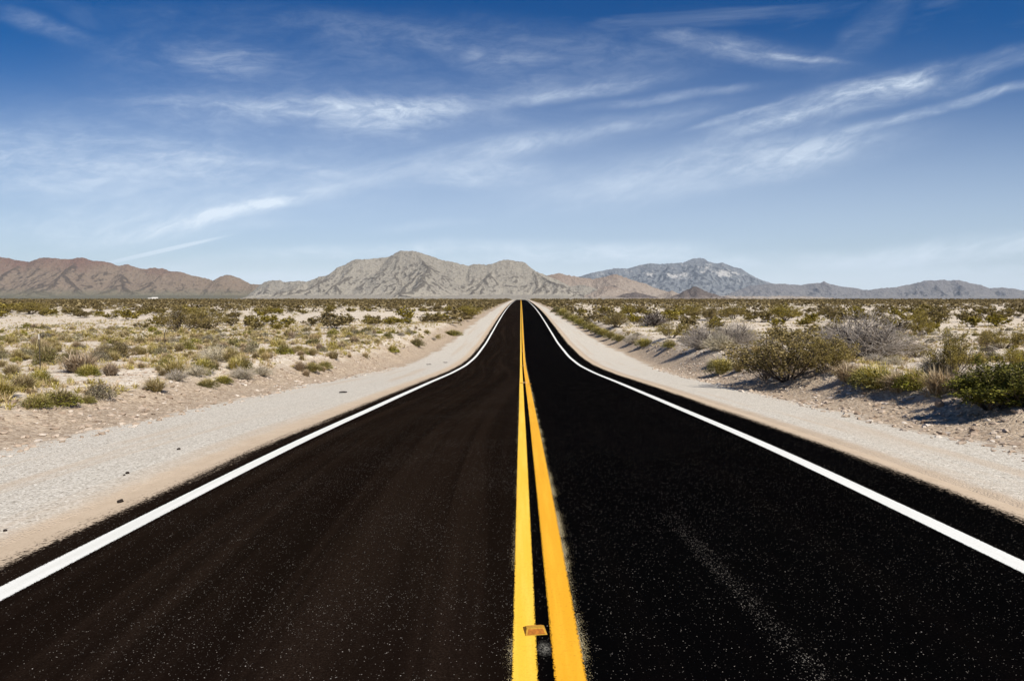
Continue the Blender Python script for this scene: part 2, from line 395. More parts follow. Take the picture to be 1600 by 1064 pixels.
def grass(seed, n, wid, spread=.55, flop=.4):
    r = RS(seed); g = Geo()
    az = r.rand(n)*2*np.pi; q = r.rand(n)**.7; rad = .16*np.sqrt(r.rand(n)); a2 = r.rand(n)*2*np.pi
    b = np.stack([np.cos(a2)*rad, np.sin(a2)*rad, np.full(n, -.03)], 1)
    h = (.45 + .55*r.rand(n))*(1 - .35*q)
    out = np.stack([np.cos(az), np.sin(az), np.zeros(n)], 1)
    m = b + out*(spread*q*.35)[:, None] + np.stack([0*h, 0*h, h*.62], 1)
    t = b + out*(spread*q)[:, None] + np.stack([0*h, 0*h, h*(1 - flop*q*r.rand(n))], 1) + r.normal(size=(n, 3))*.03
    sd = np.stack([-np.sin(az + r.normal(size=n)), np.cos(az), 0*az], 1)*wid*.5
    V = np.stack([b - sd*.8, b + sd*.8, m + sd, m - sd, t], 1).reshape(-1, 3)
    i = np.arange(n)[:, None]*5
    g.put(V, i + [0, 1, 2, 3], i + [3, 2, 4])
    return g
def twigs(seed, n, rad, dome=.6, k=3, curl=.12):
    r = RS(seed); g = Geo()
    for i in range(n):
        az = r.rand()*2*np.pi; q = r.rand()**.5; el = (1 - q*q*.75)*(.6 + .4*r.rand())
        tip = np.array([math.cos(az)*dome*q, math.sin(az)*dome*q, el])
        s = .0 if r.rand() < .35 else .2 + .5*r.rand()
        base = tip*s*[.8, .8, .9] + r.normal(size=3)*.05*[1, 1, .2]; base[2] = max(base[2], -.03)
        g.tube(curve(base, tip + r.normal(size=3)*.06, r.normal(size=3)*curl*.4, r, 4, .08), np.linspace(rad, rad*.35, 4), k)
    return g
def mound(seed, n, leaf, flat=.8):
    r = RS(seed); g = Geo()
    d = r.normal(size=(n, 3)); d[:, 2] = np.abs(d[:, 2]); d /= np.linalg.norm(d, axis=1, keepdims=True)
    lump = 1 + .35*fbm(d[:, 0]*2.2 + 9, d[:, 1]*2.2 + d[:, 2]*1.5, seed, 3)
    C = d*(.42*lump*(.5 + .5*r.rand(n)**.4))[:, None]*[1.1, 1.1, 1.7*flat]
    leaves(g, C, leaf, r, .45, .5)
    return g

# ------------------------------------------------------------------ the setting
M = {}
M['ground'] = ground_material(); M['asphalt'] = asphalt_material()
M['white'] = paint_material('white_road_paint', (.72, .72, .68), (.58, .58, .53), .45)
M['yellow'] = paint_material('yellow_road_paint', (.80, .46, .03), (.86, .58, .085), .4)
M['amber_paint'] = paint_material('orange_yellow_road_paint', (.70, .33, .011), (.80, .43, .03), .4)

def rows():
    ys = list(np.arange(-8, 44, .25)); d = .25; y = ys[-1]
    while y < 16000:
        d *= 1.021; y += d; ys.append(y)
    return np.array(ys)
def cols():
    xs = list(np.arange(0, 15, .25)); d = .25; x = xs[-1]
    while x < 15000:
        d *= 1.035; x += d; xs.append(x)
    return np.array([-v for v in xs[:0:-1]] + xs)
YS, XS = rows(), cols()
def build_ground():
    X, Y = np.meshgrid(XS, YS)
    Z = height(X, Y)
    under = (X > -4.4) & (X < 4.85)
    Z = np.where(under, Z - .05, Z)
    V = np.stack([X, Y, Z], -1).reshape(-1, 3)
    nx, ny = len(XS), len(YS)
    i = (np.arange(ny - 1)[:, None]*nx + np.arange(nx - 1)[None])
    Q = np.stack([i, i + 1, i + nx + 1, i + nx], -1)
    cx = (X[:-1, :-1] + X[1:, 1:])/2; cyy = (Y[:-1, :-1] + Y[1:, 1:])/2
    edge = np.where(X < 0, np.abs(X) - SHO_L(Y), np.abs(X) - SHO_R(Y)).reshape(-1)
    wob = .5*perlin(cx*.4, cyy*.4, 3)
    gl = (cx < -4) & (np.abs(cx) < SHO_L(cyy) + wob) & (cyy < 800)
    gr = (cx > 4) & (cx < SHO_R(cyy) + wob) & (cyy < 800)
    for nm, mask in (('desert_ground', ~(gl | gr)), ('gravel_shoulder', gl), ('gravel_shoulder', gr)):
        q = Q[mask]; used = np.unique(q); remap = np.full(len(V), -1); remap[used] = np.arange(len(used))
        me = mk_mesh(nm, V[used], [remap[q]], [M['ground']], smooth=True)
        attr(me, 'edge', edge[used]); link(nm, me, kind='structure')
build_ground()

RY = YS[(YS < 900)]
def strip(x0, x1, dz, n=1, wob=0, seed=0):
    xs = np.linspace(0, 1, n + 1)
    T, Y = np.meshgrid(xs, RY)
    l = x0 + wob*perlin(Y*.13, Y*0 + 2.5, seed); r = x1 + wob*perlin(Y*.11, Y*0 + 5.5, seed + 1)
    X = l + (r - l)*T
    Z = ROADZ(Y) + EYE + dz - .012*np.abs(X)
    V = np.stack([X, Y, Z], -1).reshape(-1, 3); k = n + 1
    i = (np.arange(len(RY) - 1)[:, None]*k + np.arange(n)[None])
    return V, np.stack([i, i + 1, i + k + 1, i + k], -1).reshape(-1, 4), np.abs(T*2 - 1).reshape(-1)
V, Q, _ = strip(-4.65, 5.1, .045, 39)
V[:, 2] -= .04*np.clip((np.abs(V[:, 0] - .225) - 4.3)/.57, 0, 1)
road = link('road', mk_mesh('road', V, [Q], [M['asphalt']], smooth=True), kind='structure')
for nm, x0, x1, mt, sd in (('edge_line', -3.69, -3.515, 'white', 1), ('edge_line', 3.51, 3.695, 'white', 3),
                           ('centre_line', -.165, -.047, 'yellow', 5), ('centre_line', .047, .192, 'amber_paint', 7)):
    w = x1 - x0; V, Q, e = strip(x0 - w*.06, x1 + w*.06, .050, 8, .006, sd)
    me = mk_mesh(nm, V, [Q], [M[mt]]); attr(me, 'side', e); link(nm, me, road)

# ---- mountains: a crest read from the skyline, spurs running down towards the plain
def mountain(name, D, prof, mat, seed, front, back, res, k=.80, spacing=110, fan=0.035, rough=1.0, rock=None, meander=1.0):
    r = RS(seed)
    pu = np.array([(p[0] - 800)/F*D for p in prof]); ph = np.array([max(0., (466.5 - p[1])/F*D) for p in prof]) + 10
    uu = np.arange(pu[0], pu[-1], 40.0)
    hh = np.interp(uu, pu, ph)
    vv = meander*(90*perlin(uu/500., uu*0 + .5, seed + 1) + 40*perlin(uu/170., uu*0 + 3.5, seed + 2))
    hh2 = hh*(D + vv)/D
    segs = []
    def poly(P, kk=k):
        for a, b in zip(P[:-1], P[1:]): segs.append((a, b, kk))
    # exact skyline points
    pts = sorted(set(np.round(np.concatenate([uu, pu]), 1)))
    pts = np.array(pts); pv = np.interp(pts, uu, vv); phh = np.interp(pts, pu, ph)*(D + pv)/D
    poly(np.stack([pts, pv, phh], 1), .95)
    u = pu[0]
    while u < pu[-1]:
        u += spacing*1.9*(.45 + 1.1*r.rand())
        h0 = np.interp(u, pu, ph); v0 = np.interp(u, uu, vv)
        if h0 < 25: continue
        for sgn in (-1, 1):
            if sgn == 1 and r.rand() < .5: continue
            L = min(h0*(1.7 + 1.3*r.rand()), front*.86 if sgn < 0 else back*.8)
            ang = r.normal()*.45; p = np.array([u, v0, h0*.96]); P = [p]; n = 7
            hp = h0*.96; end = 8 + 8*r.rand(); knob = r.rand(n)
            for j in range(1, n + 1):
                ang += r.normal()*.22
                t = j/n
                p = p + np.array([math.sin(ang), sgn*math.cos(ang), 0])*L/n
                base = h0*.96*(1 - t)**(1.15 + .5*r.rand()) + end*t
                p[2] = base + h0*.10*(knob[j-1] - .45)*(1 - t)
                P.append(p.copy())
                if j < n and r.rand() < .85:
                    s = r.choice([-1, 1]); a2 = ang + s*(.7 + .4*r.rand()); q = p.copy(); PP = [q]; L2 = L*(.22 + .25*r.rand())*(1 - t*.4)
                    for jj in range(3):
                        q = q + np.array([math.sin(a2), sgn*math.cos(a2), 0])*L2/3; q[2] = max(4, p[2]*(1 - (jj + 1)/3*.75)); PP.append(q.copy()); a2 += r.normal()*.25
                    poly(np.array(PP))
            poly(np.array(P))
    gu = np.arange(pu[0] - 60, pu[-1] + 60, res); gv = np.arange(-front, back, res)
    U, Vv = np.meshgrid(gu, gv)
    wu = U + rough*(26*fbm(U/160, Vv/160, seed + 5, 3) + 9*fbm(U/40, Vv/40, seed + 15, 2))
    edgek = np.exp(-(Vv - np.interp(U, uu, vv))**2/(2*90**2))
    wu = U + (wu - U)*(1 - .85*edgek)
    wv = Vv + rough*26*fbm(U/160 + 50, Vv/160, seed + 8, 3)*(1 - .85*edgek)
    H = np.full(U.shape, -30.0)
    for a, b, kk in segs:
        m0 = max(a[2], b[2])/kk*1.3
        i0, i1 = np.searchsorted(gu, [min(a[0], b[0]) - m0 - 60, max(a[0], b[0]) + m0 + 60]); j0, j1 = np.searchsorted(gv, [min(a[1], b[1]) - m0 - 60, max(a[1], b[1]) + m0 + 60])
        if i1 <= i0 or j1 <= j0: continue
        xx = wu[j0:j1, i0:i1]; yy = wv[j0:j1, i0:i1]
        d = b[:2] - a[:2]; t = np.clip(((xx - a[0])*d[0] + (yy - a[1])*d[1])/(d @ d + 1e-6), 0, 1)
        dist = np.hypot(xx - a[0] - t*d[0], yy - a[1] - t*d[1])
        hz = a[2] + (b[2] - a[2])*t
        H[j0:j1, i0:i1] = np.maximum(H[j0:j1, i0:i1], hz - kk*dist*(1 - .25*np.clip(dist/300, 0, 1)))
    hr = np.interp(U, pu, ph)
    # gullies and rubble
    rid = 1 - 2*np.abs(fbm(wu/105, wv/190, seed + 30, 4))
    amp = np.clip(H/np.maximum(hr, 40), 0, 1)
    H = H + rough*(rid*15 - 9)*np.clip(amp*3, 0, 1)*(1 - .7*edgek) + rough*5.0*fbm(U/22, Vv/22, seed + 40, 3)*np.clip(amp*2, 0, 1)
    # alluvial fan in front
    fanz = np.clip(hr, 0, 140)*.22*sstep(-front, -front*.15, Vv)*(1 - sstep(0, back, Vv)) + 2*fbm(U/60, Vv/60, seed + 50, 3) + fan*0
    H = np.where(H > fanz + 6, H, fanz + 6*np.exp(np.clip(H - fanz - 6, -60, 0)/6))
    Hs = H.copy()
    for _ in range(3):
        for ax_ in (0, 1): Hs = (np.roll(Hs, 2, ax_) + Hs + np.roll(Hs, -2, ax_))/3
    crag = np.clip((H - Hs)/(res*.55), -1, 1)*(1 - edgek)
    taper = sstep(-front, -front*.8, Vv)*(1 - sstep(back*.8, back, Vv))
    H = H*taper - 14 + EYE + (1 - taper)*-4 + 3.5
    cy, sy = math.cos(YAW), math.sin(YAW)
    XX = CAMX + cy*U - sy*(Vv + D); YY = sy*U + cy*(Vv + D)
    ny, nx = U.shape; i = np.arange(ny - 1)[:, None]*nx + np.arange(nx - 1)[None]
    me = mk_mesh(name, np.stack([XX, YY, H], -1).reshape(-1, 3), [np.stack([i, i + 1, i + nx + 1, i + nx], -1).reshape(-1, 4)], [mat], smooth=True)
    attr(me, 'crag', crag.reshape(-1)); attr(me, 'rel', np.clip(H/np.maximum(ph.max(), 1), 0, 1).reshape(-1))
    if rock is not None:
        rk = np.zeros(U.shape)
        for (px, py, wx, wy) in rock:
            apx = 800 + F*U/(D + Vv); apy = 466 - F*(H - EYE)/(D + Vv)
            rk = np.maximum(rk, np.exp(-((apx - px)/wx)**2 - ((apy - py)/wy)**2))
        attr(me, 'rock', rk.reshape(-1))
    return link(name, me, kind='structure')

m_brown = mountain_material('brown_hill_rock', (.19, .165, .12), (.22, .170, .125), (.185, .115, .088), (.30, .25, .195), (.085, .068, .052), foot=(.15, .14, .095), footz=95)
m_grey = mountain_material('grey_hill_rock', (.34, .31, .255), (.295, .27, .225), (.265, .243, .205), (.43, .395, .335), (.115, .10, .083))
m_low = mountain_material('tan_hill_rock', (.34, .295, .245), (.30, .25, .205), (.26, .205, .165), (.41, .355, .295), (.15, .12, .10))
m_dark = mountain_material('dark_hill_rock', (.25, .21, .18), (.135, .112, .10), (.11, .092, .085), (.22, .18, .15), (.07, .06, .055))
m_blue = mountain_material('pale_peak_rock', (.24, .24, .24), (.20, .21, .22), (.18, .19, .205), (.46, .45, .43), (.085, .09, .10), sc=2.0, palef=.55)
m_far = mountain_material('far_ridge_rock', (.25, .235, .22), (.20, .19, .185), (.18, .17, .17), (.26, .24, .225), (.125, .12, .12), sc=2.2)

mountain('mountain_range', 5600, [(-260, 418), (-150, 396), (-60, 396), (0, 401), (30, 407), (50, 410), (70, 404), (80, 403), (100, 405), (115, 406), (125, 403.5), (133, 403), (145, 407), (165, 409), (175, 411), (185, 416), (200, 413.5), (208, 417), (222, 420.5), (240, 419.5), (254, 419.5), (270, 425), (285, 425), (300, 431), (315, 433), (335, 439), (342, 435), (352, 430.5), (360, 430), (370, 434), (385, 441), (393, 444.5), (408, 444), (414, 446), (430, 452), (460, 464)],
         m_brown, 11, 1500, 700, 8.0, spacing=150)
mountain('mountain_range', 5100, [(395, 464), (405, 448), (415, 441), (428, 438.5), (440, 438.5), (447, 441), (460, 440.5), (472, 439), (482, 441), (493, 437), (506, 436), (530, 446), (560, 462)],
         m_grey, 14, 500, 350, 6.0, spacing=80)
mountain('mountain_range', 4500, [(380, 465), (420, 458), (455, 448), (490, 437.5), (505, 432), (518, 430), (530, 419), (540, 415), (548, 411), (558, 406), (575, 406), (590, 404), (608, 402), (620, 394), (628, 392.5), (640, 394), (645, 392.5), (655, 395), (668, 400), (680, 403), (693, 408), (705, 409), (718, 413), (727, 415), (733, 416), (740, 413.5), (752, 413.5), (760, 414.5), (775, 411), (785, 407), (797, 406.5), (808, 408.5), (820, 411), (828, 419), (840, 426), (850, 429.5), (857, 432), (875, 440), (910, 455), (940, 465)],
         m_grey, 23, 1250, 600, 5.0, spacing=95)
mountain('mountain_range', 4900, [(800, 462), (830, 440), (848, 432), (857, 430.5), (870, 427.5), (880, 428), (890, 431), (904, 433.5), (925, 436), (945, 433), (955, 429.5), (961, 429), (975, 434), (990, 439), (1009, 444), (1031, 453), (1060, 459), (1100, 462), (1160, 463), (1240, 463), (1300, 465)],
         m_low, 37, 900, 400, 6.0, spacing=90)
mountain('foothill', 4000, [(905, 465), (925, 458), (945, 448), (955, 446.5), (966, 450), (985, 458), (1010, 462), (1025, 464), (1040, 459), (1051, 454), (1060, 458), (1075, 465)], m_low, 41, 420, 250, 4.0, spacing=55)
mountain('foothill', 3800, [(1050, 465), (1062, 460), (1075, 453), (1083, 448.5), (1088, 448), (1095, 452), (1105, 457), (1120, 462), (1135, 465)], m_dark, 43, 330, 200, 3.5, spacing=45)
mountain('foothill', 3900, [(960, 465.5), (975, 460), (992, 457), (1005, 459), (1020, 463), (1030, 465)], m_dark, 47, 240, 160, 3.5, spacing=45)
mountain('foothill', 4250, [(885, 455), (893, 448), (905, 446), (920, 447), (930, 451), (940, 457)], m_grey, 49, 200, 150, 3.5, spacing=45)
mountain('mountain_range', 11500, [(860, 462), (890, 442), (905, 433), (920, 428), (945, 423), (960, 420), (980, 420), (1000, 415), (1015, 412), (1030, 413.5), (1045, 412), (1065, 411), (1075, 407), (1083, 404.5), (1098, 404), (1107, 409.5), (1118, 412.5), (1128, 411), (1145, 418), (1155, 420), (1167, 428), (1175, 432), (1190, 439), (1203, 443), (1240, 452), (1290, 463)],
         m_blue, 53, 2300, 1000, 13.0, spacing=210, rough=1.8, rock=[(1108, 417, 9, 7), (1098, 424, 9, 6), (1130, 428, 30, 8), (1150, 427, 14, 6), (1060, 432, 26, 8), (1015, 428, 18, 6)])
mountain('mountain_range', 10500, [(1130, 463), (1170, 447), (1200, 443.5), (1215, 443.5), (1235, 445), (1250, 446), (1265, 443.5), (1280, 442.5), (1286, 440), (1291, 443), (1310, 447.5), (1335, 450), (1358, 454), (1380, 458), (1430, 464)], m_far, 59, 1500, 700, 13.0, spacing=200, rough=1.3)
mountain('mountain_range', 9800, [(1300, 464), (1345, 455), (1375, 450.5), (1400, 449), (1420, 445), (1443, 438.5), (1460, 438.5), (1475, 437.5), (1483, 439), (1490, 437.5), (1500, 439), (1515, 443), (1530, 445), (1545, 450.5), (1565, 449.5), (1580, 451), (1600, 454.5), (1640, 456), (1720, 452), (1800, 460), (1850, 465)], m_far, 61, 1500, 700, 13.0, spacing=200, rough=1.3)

# ------------------------------------------------------------------ plants
L_cre = leaf_material('creosote_leaves', [(0, (.060, .046, .009)), (.4, (.142, .107, .021)), (.75, (.265, .208, .055)), (1, (.44, .36, .14))])
L_cren = leaf_material('creosote_leaves_near', [(0, (.065, .050, .010)), (.35, (.18, .141, .027)), (.75, (.35, .277, .068)), (1, (.54, .44, .18))], .35)
L_grn = leaf_material('green_leaves', [(0, (.085, .085, .014)), (.5, (.185, .178, .032)), (.85, (.29, .265, .07)), (1, (.42, .37, .15))])
L_gra = leaf_material('dry_grass_blades', [(0, (.19, .155, .04)), (.35, (.34, .275, .085)), (.75, (.49, .40, .18)), (1, (.60, .51, .30))], .2)
L_tan = leaf_material('straw_blades', [(0, (.28, .20, .10)), (.5, (.46, .35, .20)), (1, (.60, .50, .34))], .2)
L_sag = leaf_material('grey_green_leaves', [(0, (.13, .115, .06)), (.5, (.24, .21, .125)), (1, (.40, .36, .25))])
L_stm = leaf_material('brown_stems', [(0, (.07, .052, .038)), (1, (.19, .15, .11))], 0)
L_twg = leaf_material('grey_twigs', [(0, (.20, .17, .135)), (.6, (.35, .305, .25)), (1, (.50, .45, .38))], 0)
L_twy = leaf_material('straw_twigs', [(0, (.27, .23, .165)), (.6, (.43, .375, .285)), (1, (.58, .52, .42))], 0)
L_dkg = leaf_material('dark_green_leaves', [(0, (.030, .032, .008)), (.5, (.075, .074, .015)), (.85, (.15, .14, .03)), (1, (.28, .25, .07))], .2)
L_drk = leaf_material('dark_branches', [(0, (.022, .016, .015)), (1, (.06, .045, .042))], 0)

def combine(name, parts, mats):
    Vs = []; fs = []; mi = []; n = 0
    tq, tt, mq, mt = [], [], [], []
    for gi, g in enumerate(parts):
        V, Q, T = g.arrays(); Vs.append(V); tq.append(Q + n); tt.append(T + n); mq += [gi]*len(Q); mt += [gi]*len(T); n += len(V)
    return mk_mesh(name, np.concatenate(Vs), [np.concatenate(tq), np.concatenate(tt)], mats, mq + mt)
KIND = {}
def register(kind, category, variants, far=None):
    KIND[kind] = dict(cat=category, var=variants, far=far)
def near(kind, lst):      # lst: (part name, Geo, material)
    return [(pn, g.mesh(kind + '_' + pn, m)) for pn, g, m in lst]
v = []
for s in range(5):
    st, lf = creosote(100 + s, 7800, .028, 19); v.append(near('creosote_bush', [('foliage', lf, L_cren), ('stem', st, L_stm)]))
fr = []
for s in range(6):
    st, lf = creosote(130 + s, 900, .105, 11); fr.append(combine('creosote_bush', [lf, st], [L_cre, L_stm]))
register('creosote_bush', 'bush', v, fr)
v = []
for s in range(2):
    st, lf = creosote(160 + s, 11000, .034, 22, lean=.6); v.append(near('dark_green_bush', [('foliage', lf, L_dkg), ('stem', st, L_stm)]))
register('dark_green_bush', 'bush', v)
v = []
for s in range(4):
    g1 = grass(200 + s, 520, .016, .5, .35); g2 = mound(220 + s, 1500, .055)
    v.append(near('green_shrub', [('foliage', g2, L_grn), ('tuft', g1, L_gra)]))
fr = [combine('green_shrub', [mound(240 + s, 420, .12), grass(245 + s, 110, .04)], [L_grn, L_gra]) for s in range(4)]
register('green_shrub', 'shrub', v, fr)
v = [near('bunchgrass', [('tuft', grass(260 + s, 620, .018, .55, .45), L_gra), ('straw', grass(265 + s, 150, .014, .42, .2), L_tan)]) for s in range(4)]
fr = [combine('bunchgrass', [grass(270 + s, 190, .035), mound(275 + s, 160, .13, .6), grass(279 + s, 60, .03, .4)], [L_gra, L_grn if s % 3 == 0 else L_gra, L_tan]) for s in range(6)]
register('bunchgrass', 'grass clump', v, fr)
v = [near('straw_grass', [('tuft', grass(280 + s, 700, .016, .5, .5), L_tan)]) for s in range(3)]
fr = [combine('straw_grass', [grass(290 + s, 170, .04), mound(295 + s, 110, .12, .6)], [L_tan, L_sag]) for s in range(4)]
register('straw_grass', 'grass clump', v, fr)
v = [near('dry_shrub', [('twig', twigs(300 + s, 380, .0075, .58), L_twy), ('foliage', mound(310 + s, 420, .06), L_sag)]) for s in range(3)]
fr = [combine('dry_shrub', [twigs(320 + s, 90, .014, .58), mound(325 + s, 230, .11)], [L_twy, L_sag]) for s in range(4)]
register('dry_shrub', 'dry shrub', v, fr)
v = []
for s in range(3):
    r = RS(330 + s); br = Geo()
    for i in range(9):
        az = i*2.4 + r.rand(); q = .15 + .28*r.rand()
        tip = np.array([math.cos(az)*q, math.sin(az)*q, .55 + .28*r.rand()])
        P = curve(np.array([0, 0, -.04]), tip, r.normal(size=3)*.06, r, 7, .06); br.tube(P, np.linspace(.015, .003, 7), 5)
        for j in range(4):
            p0 = P[2 + j]; d = r.normal(size=3) + [0, 0, .5]; d /= np.linalg.norm(d); br.tube(curve(p0, p0 + d*.22, r.normal(size=3)*.02, r, 4, .05), np.linspace(.008, .002, 4), 4)
    v.append(near('dead_shrub', [('branch', br, L_drk), ('twig', twigs(340 + s, 900, .0042, .62, 3, .2), L_twg)]))
register('dead_shrub', 'dead shrub', v, [combine('dead_shrub', [twigs(350 + s, 130, .012, .6), twigs(356 + s, 14, .03, .45)], [L_twg, L_drk]) for s in range(3)])
v = [near('dark_dead_bush', [('branch', twigs(360 + s, 260, .011, .6), L_drk), ('twig', twigs(365 + s, 200, .006, .62), L_twg)]) for s in range(2)]
register('dark_dead_bush', 'dead bush', v, [combine('dark_dead_bush', [twigs(370 + s, 90, .02, .6), twigs(375 + s, 40, .012)], [L_drk, L_twg]) for s in range(2)])
v = [near('sage_mound', [('foliage', mound(380 + s, 1500, .06), L_sag), ('stem', twigs(385 + s, 90, .007, .5), L_stm)]) for s in range(3)]
register('sage_mound', 'shrub', v, [combine('sage_mound', [mound(390 + s, 380, .12), twigs(395 + s, 16, .015, .5)], [L_sag, L_stm]) for s in range(4)])

pr = RS(7)
def plant(kind, x, y, h, w, label, group=None, parts=True, var=None, rz=None):
    K = KIND[kind]; z = float(height(x, y))
    i = pr.randint(100) if var is None else var
    rz = pr.rand()*6.28 if rz is None else rz
    sx, sy = (w, w*(.85 + .3*pr.rand()))
    if parts:
        e = link(kind, None, None, (x, y, z), rz, (sx, sy, h), label=label, category=K['cat'], group=group, kind='thing')
        e.empty_display_size = .2
        for pn, me in K['var'][i % len(K['var'])]: link(pn, me, e)
        return e
    return link(kind, K['far'][i % len(K['far'])], None, (x, y, z), rz, (sx, sy, h), label=label, category=K['cat'], group=group, kind='thing')

TAKEN = []
def at(kind, px, py, wpx, hpx, label, group=None, parts=True, depth=0.0, var=None):
    """a plant whose foot stands on the ground seen at (px, py)"""
    x, y, z, d = on_ground(px, py)
    s = d/F; bo = {'bunchgrass': 1.3, 'straw_grass': 1.4, 'green_shrub': 1.25, 'dead_shrub': 1.15, 'dry_shrub': 1.15, 'creosote_bush': 1.08}.get(kind, 1.1); w = wpx*s*bo; h = hpx*s*(.5 + bo*.5)
    y += w*.25*(1 if depth == 0 else depth)
    TAKEN.append((x, y, w*.5))
    return plant(kind, x, y, h, w, label, group, parts and d < 130, var)

# -- the ones that stand out, right of the road
R_ = 'right of the road'
at('creosote_bush', 1245, 594, 150, 92, 'largest olive creosote bush on the right stony bank, left of the grey dead shrub', var=0)
at('creosote_bush', 1205, 592, 70, 60, 'creosote bush at the left foot of the largest bush on the right bank', var=1)
at('creosote_bush', 1300, 588, 70, 62, 'creosote bush between the largest bush and the grey dead shrub on the right', var=3)
at('dead_shrub', 1370, 561, 138, 76, 'big grey dead shrub with dark forked branches right of the road', var=0)
at('dead_shrub', 1310, 556, 70, 48, 'pale leafless shrub just behind the largest creosote bush', var=1)
at('green_shrub', 1134, 583, 46, 32, 'small green bush standing alone at the left end of the right bank', var=0)
at('bunchgrass', 1158, 581, 26, 20, 'yellow grass clump beside the lone small green bush on the right bank', var=1)
at('green_shrub', 1384, 608, 74, 44, 'bright green grassy shrub on the right bank edge, before the grey dead shrub', var=1)
at('green_shrub', 1440, 611, 62, 40, 'green and straw tufted shrub second in the row on the right bank edge', var=2)
at('straw_grass', 1337, 600, 56, 34, 'tan grass clump at the right foot of the largest creosote bush', var=0)
at('straw_grass', 1413, 613, 48, 36, 'brown straw clump with dark shade between two green shrubs on the right bank', var=1)
at('straw_grass', 1480, 618, 58, 44, 'feathery straw grass clump above the lone brown rock on the right bank', var=2)
at('straw_grass', 1512, 616, 40, 36, 'pale dry grass at the left side of the dark bush by the right frame edge', var=0)
at('green_shrub', 1362, 601, 44, 32, 'olive tuft wedged between tan clump and bright green shrub on the right bank', var=3)
at('dark_green_bush', 1570, 642, 138, 60, 'low dark green bush throwing a long shadow on the right bank, nearest the camera', var=2)
at('dark_green_bush', 1628, 640, 120, 84, 'dark green bush cut by the right frame edge', var=4)
at('creosote_bush', 1502, 590, 62, 72, 'sparse leggy creosote bush behind the feathery straw clump at far right', var=1)
at('dry_shrub', 1478, 588, 60, 46, 'grey twiggy shrub left of the sparse leggy creosote bush', var=1)
at('sage_mound', 1540, 600, 60, 34, 'pale grey-green mound behind the dark bush nearest the camera on the right', var=0)
at('creosote_bush', 1443, 527, 36, 44, 'upright dark creosote bush on open ground beyond the grey dead shrub', var=0)
at('creosote_bush', 1578, 546, 56, 36, 'creosote bush near the right frame edge, upper one on the bare slope', var=2)
at('creosote_bush', 1592, 577, 46, 36, 'creosote bush near the right frame edge, lower one on the bare slope', var=3)
at('creosote_bush', 1230, 502, 46, 26, 'creosote bush above the left shoulder of the largest bush on the right', var=4)
at('creosote_bush', 1302, 497, 28, 22, 'round creosote bush on the pale ground left of the grey dead shrub top', var=1)
at('creosote_bush', 963, 513, 38, 25, 'round dense creosote bush alone on the right verge, mid distance', var=0)
at('creosote_bush', 1051, 529, 36, 29, 'olive creosote bush right of the black dead bush', var=2)
at('dark_dead_bush', 1024, 511, 42, 26, 'blackish purple dead bush on pale ground right of the road', var=0)
at('dead_shrub', 1100, 545, 58, 42, 'ashy grey dead shrub in front of the pale slope, middle right', var=1)
at('dead_shrub', 1156, 546, 62, 46, 'grey dead shrub with one black fork, right of the ashy one', var=2)
at('dry_shrub', 1128, 548, 48, 30, 'low grey twig heap between the two grey dead shrubs', var=0)
at('creosote_bush', 1083, 494, 36, 20, 'flat olive creosote bush left of a pair on the pale slope', var=3)
at('creosote_bush', 1112, 502, 34, 24, 'creosote bush in the middle of the pale slope right of the road', var=4)
at('creosote_bush', 1148, 499, 36, 23, 'creosote bush at the right end of the pale slope right of the road', var=1)
at('green_shrub', 1008, 541, 28, 16, 'fresh green shrub at the lip of the right verge, left one', var=1)
at('green_shrub', 1049, 544, 24, 13, 'fresh green shrub at the lip of the right verge, right one', var=2)
at('dry_shrub', 990, 538, 26, 14, 'whitish dry shrub left of the fresh green shrub on the right verge', var=2)
for px, py in ((872, 488), (880, 493), (889, 498), (898, 502), (908, 507), (917, 512), (925, 516), (934, 521), (944, 525), (955, 529), (968, 533)):
    at('green_shrub', px, py, 22, 13, 'small green shrub in the row along the lip of the right gravel shoulder', 'green shrubs lining the right gravel shoulder', depth=.6)
# -- left of the road
at('creosote_bush', 272, 519, 62, 43, 'largest dark creosote bush on the left plain, behind the right fence post', var=1)
at('creosote_bush', 312, 514, 56, 36, 'olive creosote bush joined to the right side of the largest one on the left plain', var=0)
at('creosote_bush', 38, 491, 52, 20, 'darkest creosote thicket at the edge of the bare sand, left frame side', var=3)
at('creosote_bush', 8, 489, 36, 18, 'creosote bush cut by the left frame edge above the bare sand', var=2)
at('green_shrub', 78, 634, 62, 32, 'widest green shrub on the lip of the left bank, nearest the camera', var=0)
at('green_shrub', 46, 638, 44, 24, 'low olive shrub left of the widest green shrub on the left bank', var=3)
at('green_shrub', 98, 631, 34, 20, 'green shrub right of the widest one on the left bank lip', var=2)
at('sage_mound', 148, 624, 44, 34, 'grey and green bushy mound by the left bank lip', var=1)
at('green_shrub', 132, 632, 24, 16, 'little green tuft at the foot of the grey and green mound on the left', var=1)
at('green_shrub', 66, 571, 36, 40, 'tall olive shrub right behind the left fence post', var=1)
at('sage_mound', 148, 565, 32, 28, 'dark-based shrub on pale ground between the two fence posts', var=2)
at('sage_mound', 32, 561, 32, 26, 'dark-based shrub left of the left fence post', var=0)
at('straw_grass', 112, 584, 60, 36, 'wide ginger-straw clump right of the left fence post', var=1)
at('green_shrub', 318, 604, 38, 18, 'vivid green shrub on the left bank lip below the grey twig heap, left of two', var=2)
at('green_shrub', 345, 599, 28, 16, 'vivid green shrub on the left bank lip, right of two', var=0)
at('dry_shrub', 300, 588, 36, 19, 'ash-grey twig heap above the vivid green shrubs on the left', var=0)
at('dry_shrub', 270, 595, 30, 19, 'grey shrub with a black underside left of the ash-grey twig heap', var=1)
at('dry_shrub', 372, 592, 40, 20, 'silvery dry shrub right of the vivid green shrubs on the left', var=2)
